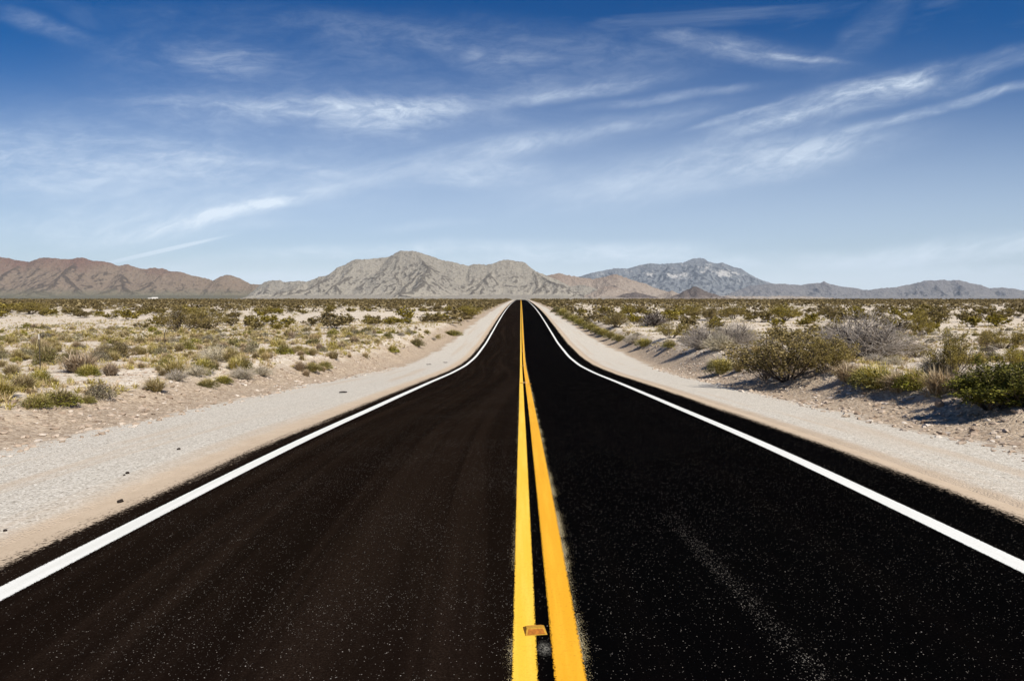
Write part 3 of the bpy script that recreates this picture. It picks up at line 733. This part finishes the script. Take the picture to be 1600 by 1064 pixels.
at('dry_shrub', 330, 565, 46, 26, 'grey-green dry shrub behind the ash-grey twig heap', var=1)
at('bunchgrass', 235, 612, 42, 28, 'yellow clump on the left bank lip below the right fence post', var=3)
at('green_shrub', 484, 582, 30, 17, 'deep green shrub at the foot of the pale left bank, left of two', var=3)
at('green_shrub', 505, 577, 24, 17, 'deep green shrub at the foot of the pale left bank, right of two', var=1)
at('green_shrub', 650, 541, 26, 16, 'single bright green shrub at the right end of the pale left bank', var=2)
at('green_shrub', 706, 525, 32, 12, 'olive shrub beside the left gravel shoulder in mid distance', var=0)
at('creosote_bush', 733, 497, 36, 20, 'creosote bush close to the left gravel shoulder before the rise', var=4)

# -- scatter: as the photograph shows, thick near the skyline, tufts and gaps in front
sr = RS(17)
def free(x, y, r):
    for (a, b, c) in TAKEN:
        if (a - x)**2 + (b - y)**2 < (c + r)**2: return False
    return True
def bare(x, y):
    """open sand where little grows"""
    v = np.exp(-((x + 27)/13)**2 - ((y - 112)/17)**2)*1.4
    v += np.exp(-((x + 66)/24)**2 - ((y - 88)/22)**2)*1.1
    v += .8*(perlin(x*.06, y*.06, 91) > .22)
    v += .7*np.exp(-((x - 29)/10)**2 - ((y - 44)/14)**2)
    return v
def off_road(x, y):
    se = SHO_L(y) if x < 0 else SHO_R(y)
    return abs(x) - se
def inside(x, y, m=170):
    p = to_px(x, y); return (p > -m) & (p < 1600 + m)
def sample(y0, y1, n, power=1.0):
    """points of the plain, evenly per square metre when power is 1"""
    m = n*2
    y = np.sqrt(y0*y0 + (y1*y1 - y0*y0)*sr.rand(m)**power); x = (sr.rand(m)*2 - 1)*y*.80
    ok = (np.abs(x) - np.where(x < 0, SHO_L(y), SHO_R(y)) > 1.3) & inside(x, y)
    return [(float(a), float(b)) for a, b in zip(x[ok][:n], y[ok][:n])]

count = dict(creosote_bush=0, bunchgrass=0, green_shrub=0, dry_shrub=0, sage_mound=0, straw_grass=0)
# foreground tufts
names = {'bunchgrass': 'yellow-olive grass clump', 'straw_grass': 'straw-coloured grass clump', 'sage_mound': 'low grey-green shrub', 'dry_shrub': 'small grey dry shrub', 'green_shrub': 'small olive-green shrub', 'creosote_bush': 'olive creosote bush'}
def scattered(kind, x, y, h, w):
    side = 'left' if x < 0 else 'right'
    zone = 'near the verge' if off_road(x, y) < 14 and y < 60 else ('on the open plain' if y < 75 else 'far out on the plain')
    lab = '%s among others like it %s, %s of the road' % (names[kind], zone, side)
    grp = '%ss %s, %s of the road' % (names[kind], zone, side)
    count[kind] += 1
    plant(kind, x, y, h, w, lab, grp, parts=(y < 42))
for (x, y) in sample(9, 72, 6000, 1.45):
    if sum(count.values()) > 760: break
    b = bare(x, y)
    if sr.rand() < b*.8: continue
    side = x < 0
    u = sr.rand()
    if side: kind = 'bunchgrass' if u < .50 else 'straw_grass' if u < .64 else 'sage_mound' if u < .76 else 'green_shrub' if u < .94 else 'dry_shrub'
    else: kind = 'bunchgrass' if u < .22 else 'straw_grass' if u < .36 else 'sage_mound' if u < .60 else 'green_shrub' if u < .68 else 'dry_shrub'
    if not side and (sr.rand() < .50 or (y < 26 and off_road(x, y) < 9)): continue
    if side and y < 22 and off_road(x, y) < 2.7: continue
    w = (.42 + .75*sr.rand()**1.7)*(1.0 if kind != 'dry_shrub' else 1.15); h = w*(.55 + .3*sr.rand())
    if kind == 'dry_shrub': w = min(w, .95); h = w*.55
    if not free(x, y, w*.20): continue
    TAKEN.append((x, y, w*.20)); scattered(kind, x, y, h, w)
# creosote individuals
n = 0
for (x, y) in sorted(sample(30, 230, 1500), key=lambda p: p[1]):
    if n >= 235: break
    if sr.rand() < bare(x, y) or off_road(x, y) < 3.5: continue
    if y < 70 and sr.rand() < (.80 if x < 0 else .35): continue
    w = 1.3 + 1.5*sr.rand(); h = w*(.5 + .25*sr.rand())
    if not free(x, y, w*.5): continue
    TAKEN.append((x, y, w*.45)); scattered('creosote_bush', x, y, h, w); n += 1
    last = y
FAR0 = last

# uncountable scrub beyond: one mesh per kind, leaf clouds
def scrub(name, pts, mat, nl, leaf, label, cat, hw):
    g = Geo(); r = RS(len(pts))
    protos = []
    for s in range(8):
        d = r.normal(size=(nl, 3)); d[:, 2] = np.abs(d[:, 2]); d /= np.linalg.norm(d, axis=1, keepdims=True)
        C = d*(.35 + .2*r.rand(nl))[:, None]*[1, 1, 1.75]; q = Geo(); leaves(q, C, leaf, r, .75); protos.append(q.arrays())
    Vs, Qs = [], []; n = 0
    zz = height([p[0] for p in pts], [p[1] for p in pts])
    for (x, y), z in zip(pts, zz):
        w = hw[0]*(.6 + .8*r.rand()); h = hw[1]*(.6 + .8*r.rand()); V, Q, _ = protos[r.randint(8)]
        a = r.rand()*6.28; ca, sa = math.cos(a), math.sin(a)
        P = np.stack([(V[:, 0]*ca - V[:, 1]*sa)*w + x, (V[:, 0]*sa + V[:, 1]*ca)*w + y, V[:, 2]*h + z - .03], 1)
        Vs.append(P); Qs.append(Q + n); n += len(P)
    me = mk_mesh(name, np.concatenate(Vs), [np.concatenate(Qs)], [mat])
    link(name, me, kind='stuff', label=label, category=cat)
far = [(x, y) for (x, y) in sample(FAR0, 640, 9500) if off_road(x, y) > 2.6 and sr.rand() > bare(x, y)*.9*(y < 170) and (x < 0 or y > 240 or sr.rand() < .6)]
edge = [(s*((SHO_L(y) if s < 0 else SHO_R(y)) + 2.2 + 2.5*sr.rand()), y) for y in np.arange(90, 560, 2.2) for s in (-1, 1) if sr.rand() < .75]
edge = [(float(a), float(b)) for a, b in edge]
scrub('distant_creosote_scrub', far + edge, L_cre, 46, .26, 'dark olive creosote scrub thickening to the skyline on both sides', 'scrub', (2.3, 1.25))
low = [(x, y) for (x, y) in sample(48, 330, 7000, 1.25) if (x < 0 or sr.rand() < .5) and sr.rand() > bare(x, y)*.85 and free(x, y, .1)]
third = len(low)//3
scrub('distant_dry_grass', low[:third] , L_gra, 34, .22, 'yellowish low grass tufts scattered over the farther plain', 'grass', (.95, .5))
scrub('distant_grey_scrub', low[third:2*third], L_sag, 34, .22, 'grey-green low scrub scattered over the farther plain', 'scrub', (.95, .45))
scrub('distant_twig_litter', low[2*third:], L_twg, 26, .18, 'pale dry low brush scattered over the farther plain', 'brush', (.8, .36))

def grass_cover(name, pts, mat, label):
    r = RS(71); protos = [grass(600 + k_, 20, .042, .6, .5).arrays() for k_ in range(10)]
    zz = height([p[0] for p in pts], [p[1] for p in pts]); Vs, Qs, Ts = [], [], []; n = 0
    for (x, y), z in zip(pts, zz):
        V, Q, T = protos[r.randint(10)]; w = .26 + .42*r.rand()**1.4; h = .12 + .26*r.rand()**1.4; a = r.rand()*6.28; ca, sa = math.cos(a), math.sin(a)
        Vs.append(np.stack([(V[:, 0]*ca - V[:, 1]*sa)*w + x, (V[:, 0]*sa + V[:, 1]*ca)*w + y, V[:, 2]*h + z], 1)); Qs.append(Q + n); Ts.append(T + n); n += len(V)
    me = mk_mesh(name, np.concatenate(Vs), [np.concatenate(Qs), np.concatenate(Ts)], [mat])
    link(name, me, kind='stuff', label=label, category='grass')
cov = [(x, y) for (x, y) in sample(10, 95, 34000, 1.3) if off_road(x, y) > 2.2 and perlin(np.array(x*.22), np.array(y*.22), 95) + .5*perlin(np.array(x*.9), np.array(y*.9), 96) > (-.06 if x < 0 else .18) and sr.rand() > bare(x, y)*.75]
grass_cover('dry_grass_cover', cov[::2], L_tan, 'wispy straw grass between the shrubs of the nearer plain')
grass_cover('olive_grass_cover', cov[1::2], L_gra, 'wispy yellow-olive grass between the shrubs of the nearer plain')

# ------------------------------------------------------------------ stones
def stone_material(name, stops):
    m, t, b = material(name)
    g = t.add('ShaderNodeNewGeometry'); c = t.ramp(g.outputs['Random Per Island'], stops)
    n = t.noise(g.outputs['Position'], 30, 4, .65)
    t.l.new(t.mix(t.math('MULTIPLY', n, .5), c, rgb(.22, .17, .125)), b.inputs['Base Color']); return m
M['stone'] = stone_material('loose_stones', [(0, (.26, .19, .135)), (.4, (.42, .33, .25)), (.8, (.55, .46, .37)), (1, (.70, .64, .56))])
M['rock'] = stone_material('brown_rock', [(0, (.30, .21, .14)), (1, (.33, .235, .16))])
M['clod'] = plain('dark_clod', (.025, .018, .014), .95)
ICO_V = None
def ico():
    p = (1 + 5**.5)/2
    V = np.array([[-1, p, 0], [1, p, 0], [-1, -p, 0], [1, -p, 0], [0, -1, p], [0, 1, p], [0, -1, -p], [0, 1, -p], [p, 0, -1], [p, 0, 1], [-p, 0, -1], [-p, 0, 1]], float)
    V /= np.linalg.norm(V[0])
    T = np.array([[0, 11, 5], [0, 5, 1], [0, 1, 7], [0, 7, 10], [0, 10, 11], [1, 5, 9], [5, 11, 4], [11, 10, 2], [10, 7, 6], [7, 1, 8], [3, 9, 4], [3, 4, 2], [3, 2, 6], [3, 6, 8], [3, 8, 9], [4, 9, 5], [2, 4, 11], [6, 2, 10], [8, 6, 7], [9, 8, 1]])
    return V, T
def ico2():
    V, T = ico(); V = list(map(tuple, V)); cache = {}; out = []
    def mid(a, b):
        k = (min(a, b), max(a, b))
        if k not in cache:
            m = (np.array(V[a]) + np.array(V[b]))/2; m /= np.linalg.norm(m); cache[k] = len(V); V.append(tuple(m))
        return cache[k]
    for a, b, c in T:
        x, y, z = mid(a, b), mid(b, c), mid(c, a); out += [[a, x, z], [b, y, x], [c, z, y], [x, y, z]]
    return np.array(V), np.array(out)
def pebbles(name, pts, lo, hi, label, pw=3.0):
    r = RS(5); V0, T0 = ico(); Vs, Ts = [], []; n = 0
    n_ = len(pts); X = np.array([p[0] for p in pts]); Y = np.array([p[1] for p in pts]); Z = height(X, Y)
    for i in range(n_):
        s = lo + (hi - lo)*r.rand()**pw
        P = V0*(1 + .35*r.normal(size=(12, 1)))*[s*(.7 + .6*r.rand()), s*(.7 + .6*r.rand()), s*.55]
        a = r.rand()*6.28; c, d = math.cos(a), math.sin(a)
        P = np.stack([P[:, 0]*c - P[:, 1]*d + X[i], P[:, 0]*d + P[:, 1]*c + Y[i], P[:, 2] + Z[i] + s*.12], 1)
        Vs.append(P); Ts.append(T0 + n); n += 12
    me = mk_mesh(name, np.concatenate(Vs), [np.concatenate(Ts)], [M['stone']])
    link(name, me, kind='stuff', label=label, category='gravel')
kr = RS(29)
pts = []
while len(pts) < 11000:
    y = 5 + 38*kr.rand()**1.4; s = 1 if kr.rand() < .6 else -1
    e = -.4 + 4.6*kr.rand(); x = s*((SHO_R(y) if s > 0 else SHO_L(y)) + e)
    pts.append((float(x), float(y)))
pebbles('loose_gravel', pts, .012, .085, 'loose stones and pebbles strewn over the dirt banks beside the shoulders', 4.0)
pts = [(x, y) for (x, y) in sample(12, 60, 9000)]
pebbles('desert_pebbles', pts, .02, .10, 'pale pebbles strewn between the plants of the plain', 3.0)

def rock(name, px, py, wpx, hpx, mat, label, seed, group=None):
    x, y, z, d = on_ground(px, py); w = wpx*d/F*.5; h = hpx*d/F*.62
    r = RS(seed); V, T = ico2()
    k = 1 + .22*fbm(V[:, 0]*1.4 + seed, V[:, 1]*1.4 + V[:, 2], seed, 3)[:, None] + .05*r.normal(size=(len(V), 1))
    V = V*k; V = np.round(V*3.2)/3.2*.55 + V*.45
    me = mk_mesh(name, V*[w, w*.8, h], [T], [mat])
    return link(name, me, None, (x, y, z + h*.35), r.rand()*6, label=label, category='rock' if name == 'rock' else 'clod', group=group)
rock('rock', 1468, 636, 15, 13, M['rock'], 'fist-like brown rock alone on the right bank below the feathery straw grass', 3)
rock('rock', 1414, 653, 9, 5, M['stone'], 'small white stone on the right bank dirt, left of the bush shadow', 4)
rock('rock', 1444, 662, 10, 6, M['rock'], 'flat brown stone at the tip of the long bush shadow on the right', 5)
rock('rock', 1590, 646, 20, 7, M['stone'], 'pale stone at the right frame edge in front of the cut bush', 6)
rock('rock', 1173, 612, 9, 5, M['stone'], 'cream stone on the gravel below the lone small green bush', 7)
rock('dirt_clod', 188, 784, 10, 5, M['clod'], 'biggest black clod on the sandy strip of the left shoulder, nearest the white line', 8)
rock('dirt_clod', 199, 741, 6, 4, M['clod'], 'black clod on the grey gravel of the left shoulder, upper of a pair', 9)
rock('dirt_clod', 194, 745, 4, 2.5, M['clod'], 'tiny black clod just below another on the left gravel shoulder', 10)
rock('dirt_clod', 279, 703, 6, 3, M['clod'], 'reddish dark clod farther up the left gravel shoulder', 11)
rock('dirt_clod', 8, 831, 6, 4, M['clod'], 'dark clod at the left frame edge on the gravel shoulder', 12)

# scraps of black rubber on the far gravel
def scrap(px, py, wpx, label, seed):
    x, y, z, d = on_ground(px, py); w = wpx*d/F; r = RS(seed); g = Geo()
    n = 9; t = np.linspace(-.5, .5, n)
    mid = np.stack([t*w, .06*w*np.sin(t*5 + seed), .03 + .05*np.abs(np.sin(t*4 + seed*2))*w], 1); wd = (.06 + .05*np.cos(t*3))*.9
    top = []
    for s, dz in ((-1, 0), (1, .0), (1, -.015), (-1, -.015)): top.append(mid + np.stack([0*t, s*wd, 0*t + dz], 1))
    V = np.stack(top, 1).reshape(-1, 3); i = np.arange(n - 1)[:, None]*4; j = np.arange(4)[None]
    g.put(V, np.stack([i + j, i + (j + 1) % 4, i + 4 + (j + 1) % 4, i + 4 + j], -1).reshape(-1, 4)); g.put(V[:4], [[0, 1, 2, 3]]); g.put(V[-4:], [[3, 2, 1, 0]])
    link('tyre_scrap', g.mesh('tyre_scrap', M['clod']), None, (x, y, z), r.normal()*.1, label=label, category='tyre scrap')
scrap(536, 614, 12, 'curled black rubber scrap on the left gravel shoulder, nearest of the scraps', 1)
scrap(670, 570, 8, 'flat black rubber scrap on the left gravel shoulder, left of the far pair', 2)
scrap(696, 567, 7, 'flat black rubber scrap on the left gravel shoulder, right of the far pair', 3)

# ------------------------------------------------------------------ raised road markers
M['amber'] = plain('amber_plastic', (.42, .22, .025), .7, .6, 90)
M['lens'] = plain('yellow_reflector', (.30, .105, .012), .6, .9, 75)
M['chalk'] = plain('chalky_plastic', (.72, .66, .50), .5, .1, 90)
def marker(x, y, rz, label, group=None, sc=1.0, pale=False):
    z = float(ROADZ(y)) + EYE + .051 - .012*abs(x)
    sl = math.atan((float(ROADZ(y + .5)) - float(ROADZ(y - .5))))
    e = link('road_marker', None, None, (x, y, z), rz, (sc, sc, sc), label=label, category='road marker', group=group); e.rotation_euler.x = sl; e.empty_display_size = .1
    a, c, h = .057, .052, .021
    V = [[-a, -c, 0], [a, -c, 0], [a, c, 0], [-a, c, 0], [-a*.8, -c*.30, h], [a*.8, -c*.30, h], [a*.8, c*.30, h], [-a*.8, c*.30, h]]
    g = Geo(); g.put(V, [[3, 2, 1, 0], [4, 5, 6, 7], [0, 1, 5, 4], [1, 2, 6, 5], [2, 3, 7, 6], [3, 0, 4, 7]])
    link('body', g.mesh('marker_body', M['chalk'] if pale else M['amber']), e)
    for sg in (-1, 1):
        g = Geo(); q = []
        for (s_, f) in ((-.78, .12), (.78, .12), (.66, .85), (-.66, .85)):
            yy = -c + (c - c*.30)*f; q.append([s_*a, sg*(-1)*(-yy) if False else sg*yy, h*f])
        q = np.array(q); nrm = np.array([0, -sg*1.0*(1 if sg == 1 else -1), 0]); out = np.array([0, -.6*(1 if sg == 1 else -1)*1.0, .8])*.0025
        q2 = q*[1, 1, 1] + (out if sg == 1 else out*[1, 1, 1])
        g.put(np.concatenate([q - out*.4, q2]), [[4, 5, 6, 7], [0, 1, 5, 4], [1, 2, 6, 5], [2, 3, 7, 6], [3, 0, 4, 7]])
        link('lens', g.mesh('marker_lens', M['lens']), e)
x, y, z, d = on_ground(832, 989)
marker(-.047, 3.80, .13, 'tilted amber raised road marker on the left yellow line, closest to the camera', sc=1.1)
for i, y in enumerate((24.7, 40.7, 56.7, 72.5, 88.5, 104.5)):
    if i == 0:
        marker(-.10, y, 0, 'amber raised marker crossing the left yellow line where the road dips'); marker(.03, y + .3, 0, 'whitish raised marker in the gap beside the right yellow line where the road dips', pale=True, sc=1.15); marker(.20, y - .4, 0, 'amber raised marker on the outer edge of the right yellow line where the road dips')
    else:
        for xx, pl in ((-.06, False), (.04, True), (.19, False)):
            marker(xx, y + (.5 if pl else 0), 0, 'small raised road marker far along the double yellow line', 'raised markers along the far double yellow line', 1.2, pl)

# ------------------------------------------------------------------ fence posts, far house
M['steel'] = plain('rusty_steel', (.075, .062, .045), .8, .4, 20)
M['post_white'] = plain('white_post_paint', (.50, .47, .41), .7)
def fence_post(px, py, hpx, label):
    x, y, z, d = on_ground(px, py); h = hpx*d/F
    e = link('fence_post', None, None, (x, y, z), .3, label=label, category='fence post'); e.empty_display_size = .2
    g = Geo(); hs = h*.86
    g.box((0, 0, hs/2 - .1), (.014, .005, hs/2 + .1)); g.box((0, .019, hs/2 - .1), (.005, .014, hs/2 + .1))
    for k in range(int(hs/.09)): g.box((0, -.012, .06 + k*.09), (.012, .006, .012))
    link('post', g.mesh('post', M['steel']), e)
    g = Geo(); g.box((0, 0, h*.93), (.015, .007, h*.07)); g.box((0, .020, h*.93), (.006, .015, h*.07)); link('painted_tip', g.mesh('painted_tip', M['post_white']), e)
fence_post(63, 582, 60, 'left thin steel fence post with white tip on the left plain')
fence_post(258, 556, 43, 'right thin steel fence post with white tip, in front of the largest left bush')

M['wall_white'] = plain('white_stucco', (.80, .78, .72), .85, .05, 1.0)
M['roof'] = plain('pale_metal_roof', (.72, .70, .66), .5, .05, 1.0)
M['pane'] = plain('dark_window', (.03, .035, .04), .15, .1, 1.0)
def house(px, py_top, D, w, h, label):
    r = cam_ray(px, 466); k = D/r[1]; x, y = CAMX + r[0]*k, D
    z = EYE + D*(466 - py_top)/F - h - w*.14
    zg = float(height(x, y))
    e = link('house', None, None, (x, y, min(z, zg + 3)), .25, label=label, category='house'); e.empty_display_size = 1
    z0 = min(zg - z, 0) - .3
    g = Geo(); g.box((0, 0, (h + z0)/2), (w/2, w*.32, (h - z0)/2)); link('wall', g.mesh('wall', M['wall_white']), e)
    g = Geo(); a, b, t = w/2 + .4, w*.32 + .4, w*.14
    g.put([[-a, -b, h - .05], [a, -b, h - .05], [a, b, h - .05], [-a, b, h - .05], [-a, 0, h + t], [a, 0, h + t]], [[0, 1, 5, 4], [2, 3, 4, 5], [3, 2, 1, 0]], [[0, 4, 3], [1, 2, 5]])
    link('roof', g.mesh('roof', M['roof']), e)
    for s in (-.28, .28):
        g = Geo(); g.box((s*w, -w*.32 - .02, h*.55), (w*.07, .04, h*.16)); link('window', g.mesh('window', M['pane']), e)
    g = Geo(); g.box((0, -w*.32 - .02, h*.34), (w*.05, .04, h*.34)); link('door', g.mesh('door', M['pane']), e)
house(242, 464.6, 760, 5.4, 2.2, 'white low house showing above the far scrub on the left skyline')
house(234, 465.6, 740, 3.2, 1.6, 'smaller white shed left of the white house on the left skyline')

# ------------------------------------------------------------------ air
g = Geo(); g.box((0, 4500, 450), (16500, 13500, 480))
hz = bpy.data.materials.new('pale_air'); hz.use_nodes = True; hz.node_tree.nodes.clear(); t = NT(hz.node_tree)
pv = t.add('ShaderNodeVolumePrincipled', {'Color': rgb(.60, .78, 1.0), 'Density': 2.1e-5, 'Anisotropy': .0})
t.l.new(pv.outputs[0], t.add('ShaderNodeOutputMaterial').inputs['Volume'])
link('haze', g.mesh('haze', hz), kind='stuff', label='thin pale air fading the far mountains', category='haze')

# ------------------------------------------------------------------ sun, sky, clouds
SUN_EL, SUN_AZ = math.radians(48), math.radians(143)      # azimuth clockwise from +Y: behind the camera, to the right
sv = Vector((math.sin(SUN_AZ)*math.cos(SUN_EL), math.cos(SUN_AZ)*math.cos(SUN_EL), math.sin(SUN_EL)))
ld = bpy.data.lights.new('sun', 'SUN'); ld.energy = 4.8; ld.angle = math.radians(.5); ld.color = (1, .935, .83)
lo = bpy.data.objects.new('sun', ld); COL.objects.link(lo); lo.rotation_euler = sv.to_track_quat('Z', 'Y').to_euler(); lo.location = (20, -20, 60)

w = bpy.data.worlds.new('World'); scene.world = w; w.use_nodes = True
w.node_tree.nodes.clear(); t = NT(w.node_tree)
sky = t.add('ShaderNodeTexSky', sky_type='NISHITA'); sky.sun_disc = False
sky.sun_elevation = SUN_EL; sky.sun_rotation = SUN_AZ; sky.altitude = 900; sky.air_density = 1.0; sky.dust_density = .35; sky.ozone_density = 4.0
gen = t.add('ShaderNodeTexCoord').outputs['Generated']
sep = t.add('ShaderNodeSeparateXYZ', {0: gen})
yy = t.math('MAXIMUM', sep.outputs[1], .05)
U = t.math('DIVIDE', sep.outputs[0], yy); Vv = t.math('DIVIDE', sep.outputs[2], yy)     # tangent-plane direction about +Y
# warp shared by all wisps
P0 = t.add('ShaderNodeCombineXYZ', {0: U, 1: Vv}).outputs[0]
wn = t.add('ShaderNodeTexNoise', {'Vector': P0, 'Scale': 5.0, 'Detail': 4, 'Roughness': .55})
wc = t.add('ShaderNodeSeparateColor', {0: wn.outputs['Color']})
Uw = t.math('ADD', U, t.math('MULTIPLY_ADD', wc.outputs[0], .07, -.035)); Vw = t.math('ADD', Vv, t.math('MULTIPLY_ADD', wc.outputs[1], .026, -.013))
STREAKS = [  # photograph x, y, tilt in degrees, half length, half width, strength, grain
    (60, 38, -16, 65, 11, .28, 1), (348, 92, -4, 62, 20, .34, .6), (300, 88, -3, 150, 28, .12, 1),
    (520, 174, -2, 200, 17, .50, 1), (590, 188, 4, 80, 18, .40, 1), (690, 162, 4, 70, 9, .30, 1), (600, 205, -8, 60, 10, .15, .7), (470, 165, -2, 200, 7, .25, 1),
    (110, 243, -4, 260, 20, .50, 1), (300, 247, -4, 130, 5, .30, 1), (180, 262, -5, 320, 50, .26, 1), (40, 290, 3, 160, 14, .28, 1),
    (345, 334, 12, 165, 9, .70, .7), (440, 316, 7, 110, 6, .40, 1), (240, 352, 11, 210, 28, .44, 1), (110, 330, 14, 140, 26, .34, 1),
    (248, 393, 12.5, 78, 2.2, .60, .25), (495, 273, 5, 34, 5, .34, .8), (760, 240, 11, 280, 15, .42, 1), (470, 262, -12, 120, 5, .16, 1),
    (752, 273, 3, 95, 15, .46, 1), (860, 150, 8, 130, 8, .32, 1), (800, 118, -10, 70, 26, .18, .8), (1060, 150, 7, 120, 6, .30, 1), (930, 132, 6, 110, 14, .18, 1), (735, 86, 10, 16, 7, .28, .5),
    (1180, 78, -10, 120, 15, .24, 1), (1262, 90, -8, 50, 4, .42, .8), (1090, 60, -8, 100, 12, .14, 1),
    (1305, 156, 14, 150, 13, .66, 1), (1330, 172, 13, 110, 9, .30, 1), (1160, 178, 17, 70, 4, .55, .8), (1215, 190, 16, 85, 7, .55, .8), (1400, 130, 16, 70, 14, .34, .7), (1330, 140, 8, 90, 8, .3, .8),
    (1490, 165, 14, 130, 6.5, .62, .9), (1505, 128, 20, 40, 12, .34, .5), (1580, 92, 16, 50, 12, .30, .7), (1350, 60, 50, 100, 20, .12, .8),
    (1100, 265, 9, 240, 28, .52, 1), (1250, 240, 10, 75, 16, .34, .8), (1000, 290, 3, 120, 14, .38, 1), (920, 210, 10, 120, 8, .24, 1),
    (665, 353, 5, 66, 6, .32, .8), (420, 352, 4, 60, 6, .20, .8), (900, 397, 3, 190, 13, .80, 1), (640, 388, 2, 170, 9, .75, 1), (1250, 408, 1, 260, 12, .70, 1), (1500, 388, 6, 190, 15, .75, 1), (1560, 420, 2, 150, 7, .6, 1), (480, 432, 1, 200, 7, .6, 1), (250, 420, 8, 110, 9, .32, .8), (440, 402, 2, 170, 12, .26, 1), (800, 470, 0, 2600, 40, .42, .3), (800, 470, 0, 2600, 215, .52, .3),
    (480, 215, -3, 420, 60, .12, 1), (640, 130, 4, 420, 40, .08, 1), (560, 40, -3, 320, 20, .14, 1), (760, 80, -2, 300, 20, .12, 1)]
PW = t.add('ShaderNodeCombineXYZ', {0: Uw, 1: Vw}).outputs[0]
def grain(angle, sx, sy, seed):
    mp = t.add('ShaderNodeMapping', {'Vector': PW, 'Location': (seed, seed*.7, 0), 'Rotation': (0, 0, -math.radians(angle)), 'Scale': (1, 1, 1)})
    m2 = t.add('ShaderNodeMapping', {'Vector': mp.outputs[0], 'Scale': (sx, sy, 1)})
    return t.add('ShaderNodeTexNoise', {'Vector': m2.outputs[0], 'Scale': 1.0, 'Detail': 7, 'Roughness': .68, 'Distortion': .35}, noise_dimensions='2D').outputs['Fac']
grains = []
for an, sd in ((-4, 1.3), (12, 4.1)):
    coarse = t.step(grain(an, 4.5, 17.0, sd), .28, .74); fine_ = t.step(grain(an + 6, 20.0, 62.0, sd + 2), .28, .74)
    grains.append(t.math('MULTIPLY', t.math('MULTIPLY_ADD', coarse, .70, .25), t.math('MULTIPLY_ADD', fine_, .62, .50)))
tot = [None, None, None]
for i, (px, py, an, a, b, s, gr) in enumerate(STREAKS):
    r = cam_ray(px, py); u0, v0 = r[0]/r[1], r[2]/r[1]
    thin = b < 3 or gr < .4
    mp = t.add('ShaderNodeMapping', {'Vector': P0 if thin else PW, 'Location': (u0, v0, 0), 'Rotation': (0, 0, math.radians(an)), 'Scale': (a/F*2.0, b/F*2.2, 1)}, vector_type='TEXTURE')
    ln = t.add('ShaderNodeVectorMath', {0: mp.outputs[0]}, operation='LENGTH').outputs['Value']
    en = t.add('ShaderNodeMapRange', {'Value': ln, 'From Min': 1.0, 'From Max': 0.0, 'To Min': 0.0, 'To Max': s*(1.0 if gr < .4 else .97)}, interpolation_type='SMOOTHERSTEP').outputs[0]
    f = 2 if thin else (1 if an > 5 else 0)
    tot[f] = en if tot[f] is None else t.math('ADD', tot[f], en)
keep = t.math('SUBTRACT', 1.0, t.math('MINIMUM', tot[2], .8), clamp=True)
for f in (0, 1): keep = t.math('MULTIPLY', keep, t.math('SUBTRACT', 1.0, t.math('MINIMUM', t.math('MULTIPLY', tot[f], grains[f]), .85), clamp=True))
front = t.step(sep.outputs[1], .08, .3)
cloud = t.math('MULTIPLY', t.math('SUBTRACT', 1.0, keep), front)
# the same thin cirrus over the rest of the sky
st = t.add('ShaderNodeMapping', {'Vector': gen, 'Scale': (2.2, 2.2, 11)})
veil = t.math('MULTIPLY', t.step(t.noise(st.outputs[0], 1.0, 6, .6, .8), .5, .85), .22)
cloud = t.math('MAXIMUM', cloud, veil)
hs = t.add('ShaderNodeHueSaturation', {'Color': sky.outputs[0], 'Saturation': 1.48, 'Value': .96, 'Hue': .511})
STR = .058
skyc = t.mix(1.0, hs.outputs[0], rgb(STR, STR, STR), 'MULTIPLY')
col = t.mix(cloud, skyc, rgb(.645, .72, .80))
bg = t.add('ShaderNodeBackground', {'Color': col, 'Strength': 1.0})
t.l.new(bg.outputs[0], t.add('ShaderNodeOutputWorld').inputs[0])
w.cycles.sampling_method = 'MANUAL'; w.cycles.sample_map_resolution = 512

# ------------------------------------------------------------------ camera
cd = bpy.data.cameras.new('camera'); cam = bpy.data.objects.new('camera', cd); COL.objects.link(cam)
cd.lens = 24.0; cd.sensor_width = 36.0; cd.clip_start = .05; cd.clip_end = 60000
cam.location = (CAMX, 0, EYE); cam.rotation_euler = (math.pi/2 - PITCH, 0, YAW)
scene.camera = cam
vs = scene.view_settings; vs.view_transform = 'Standard'; vs.look = 'None'; vs.exposure = 0.42; vs.gamma = 1.0
cy = scene.cycles
cy.max_bounces = 6; cy.diffuse_bounces = 2; cy.glossy_bounces = 1; cy.transmission_bounces = 2; cy.volume_bounces = 0; cy.transparent_max_bounces = 8
cy.use_denoising = True
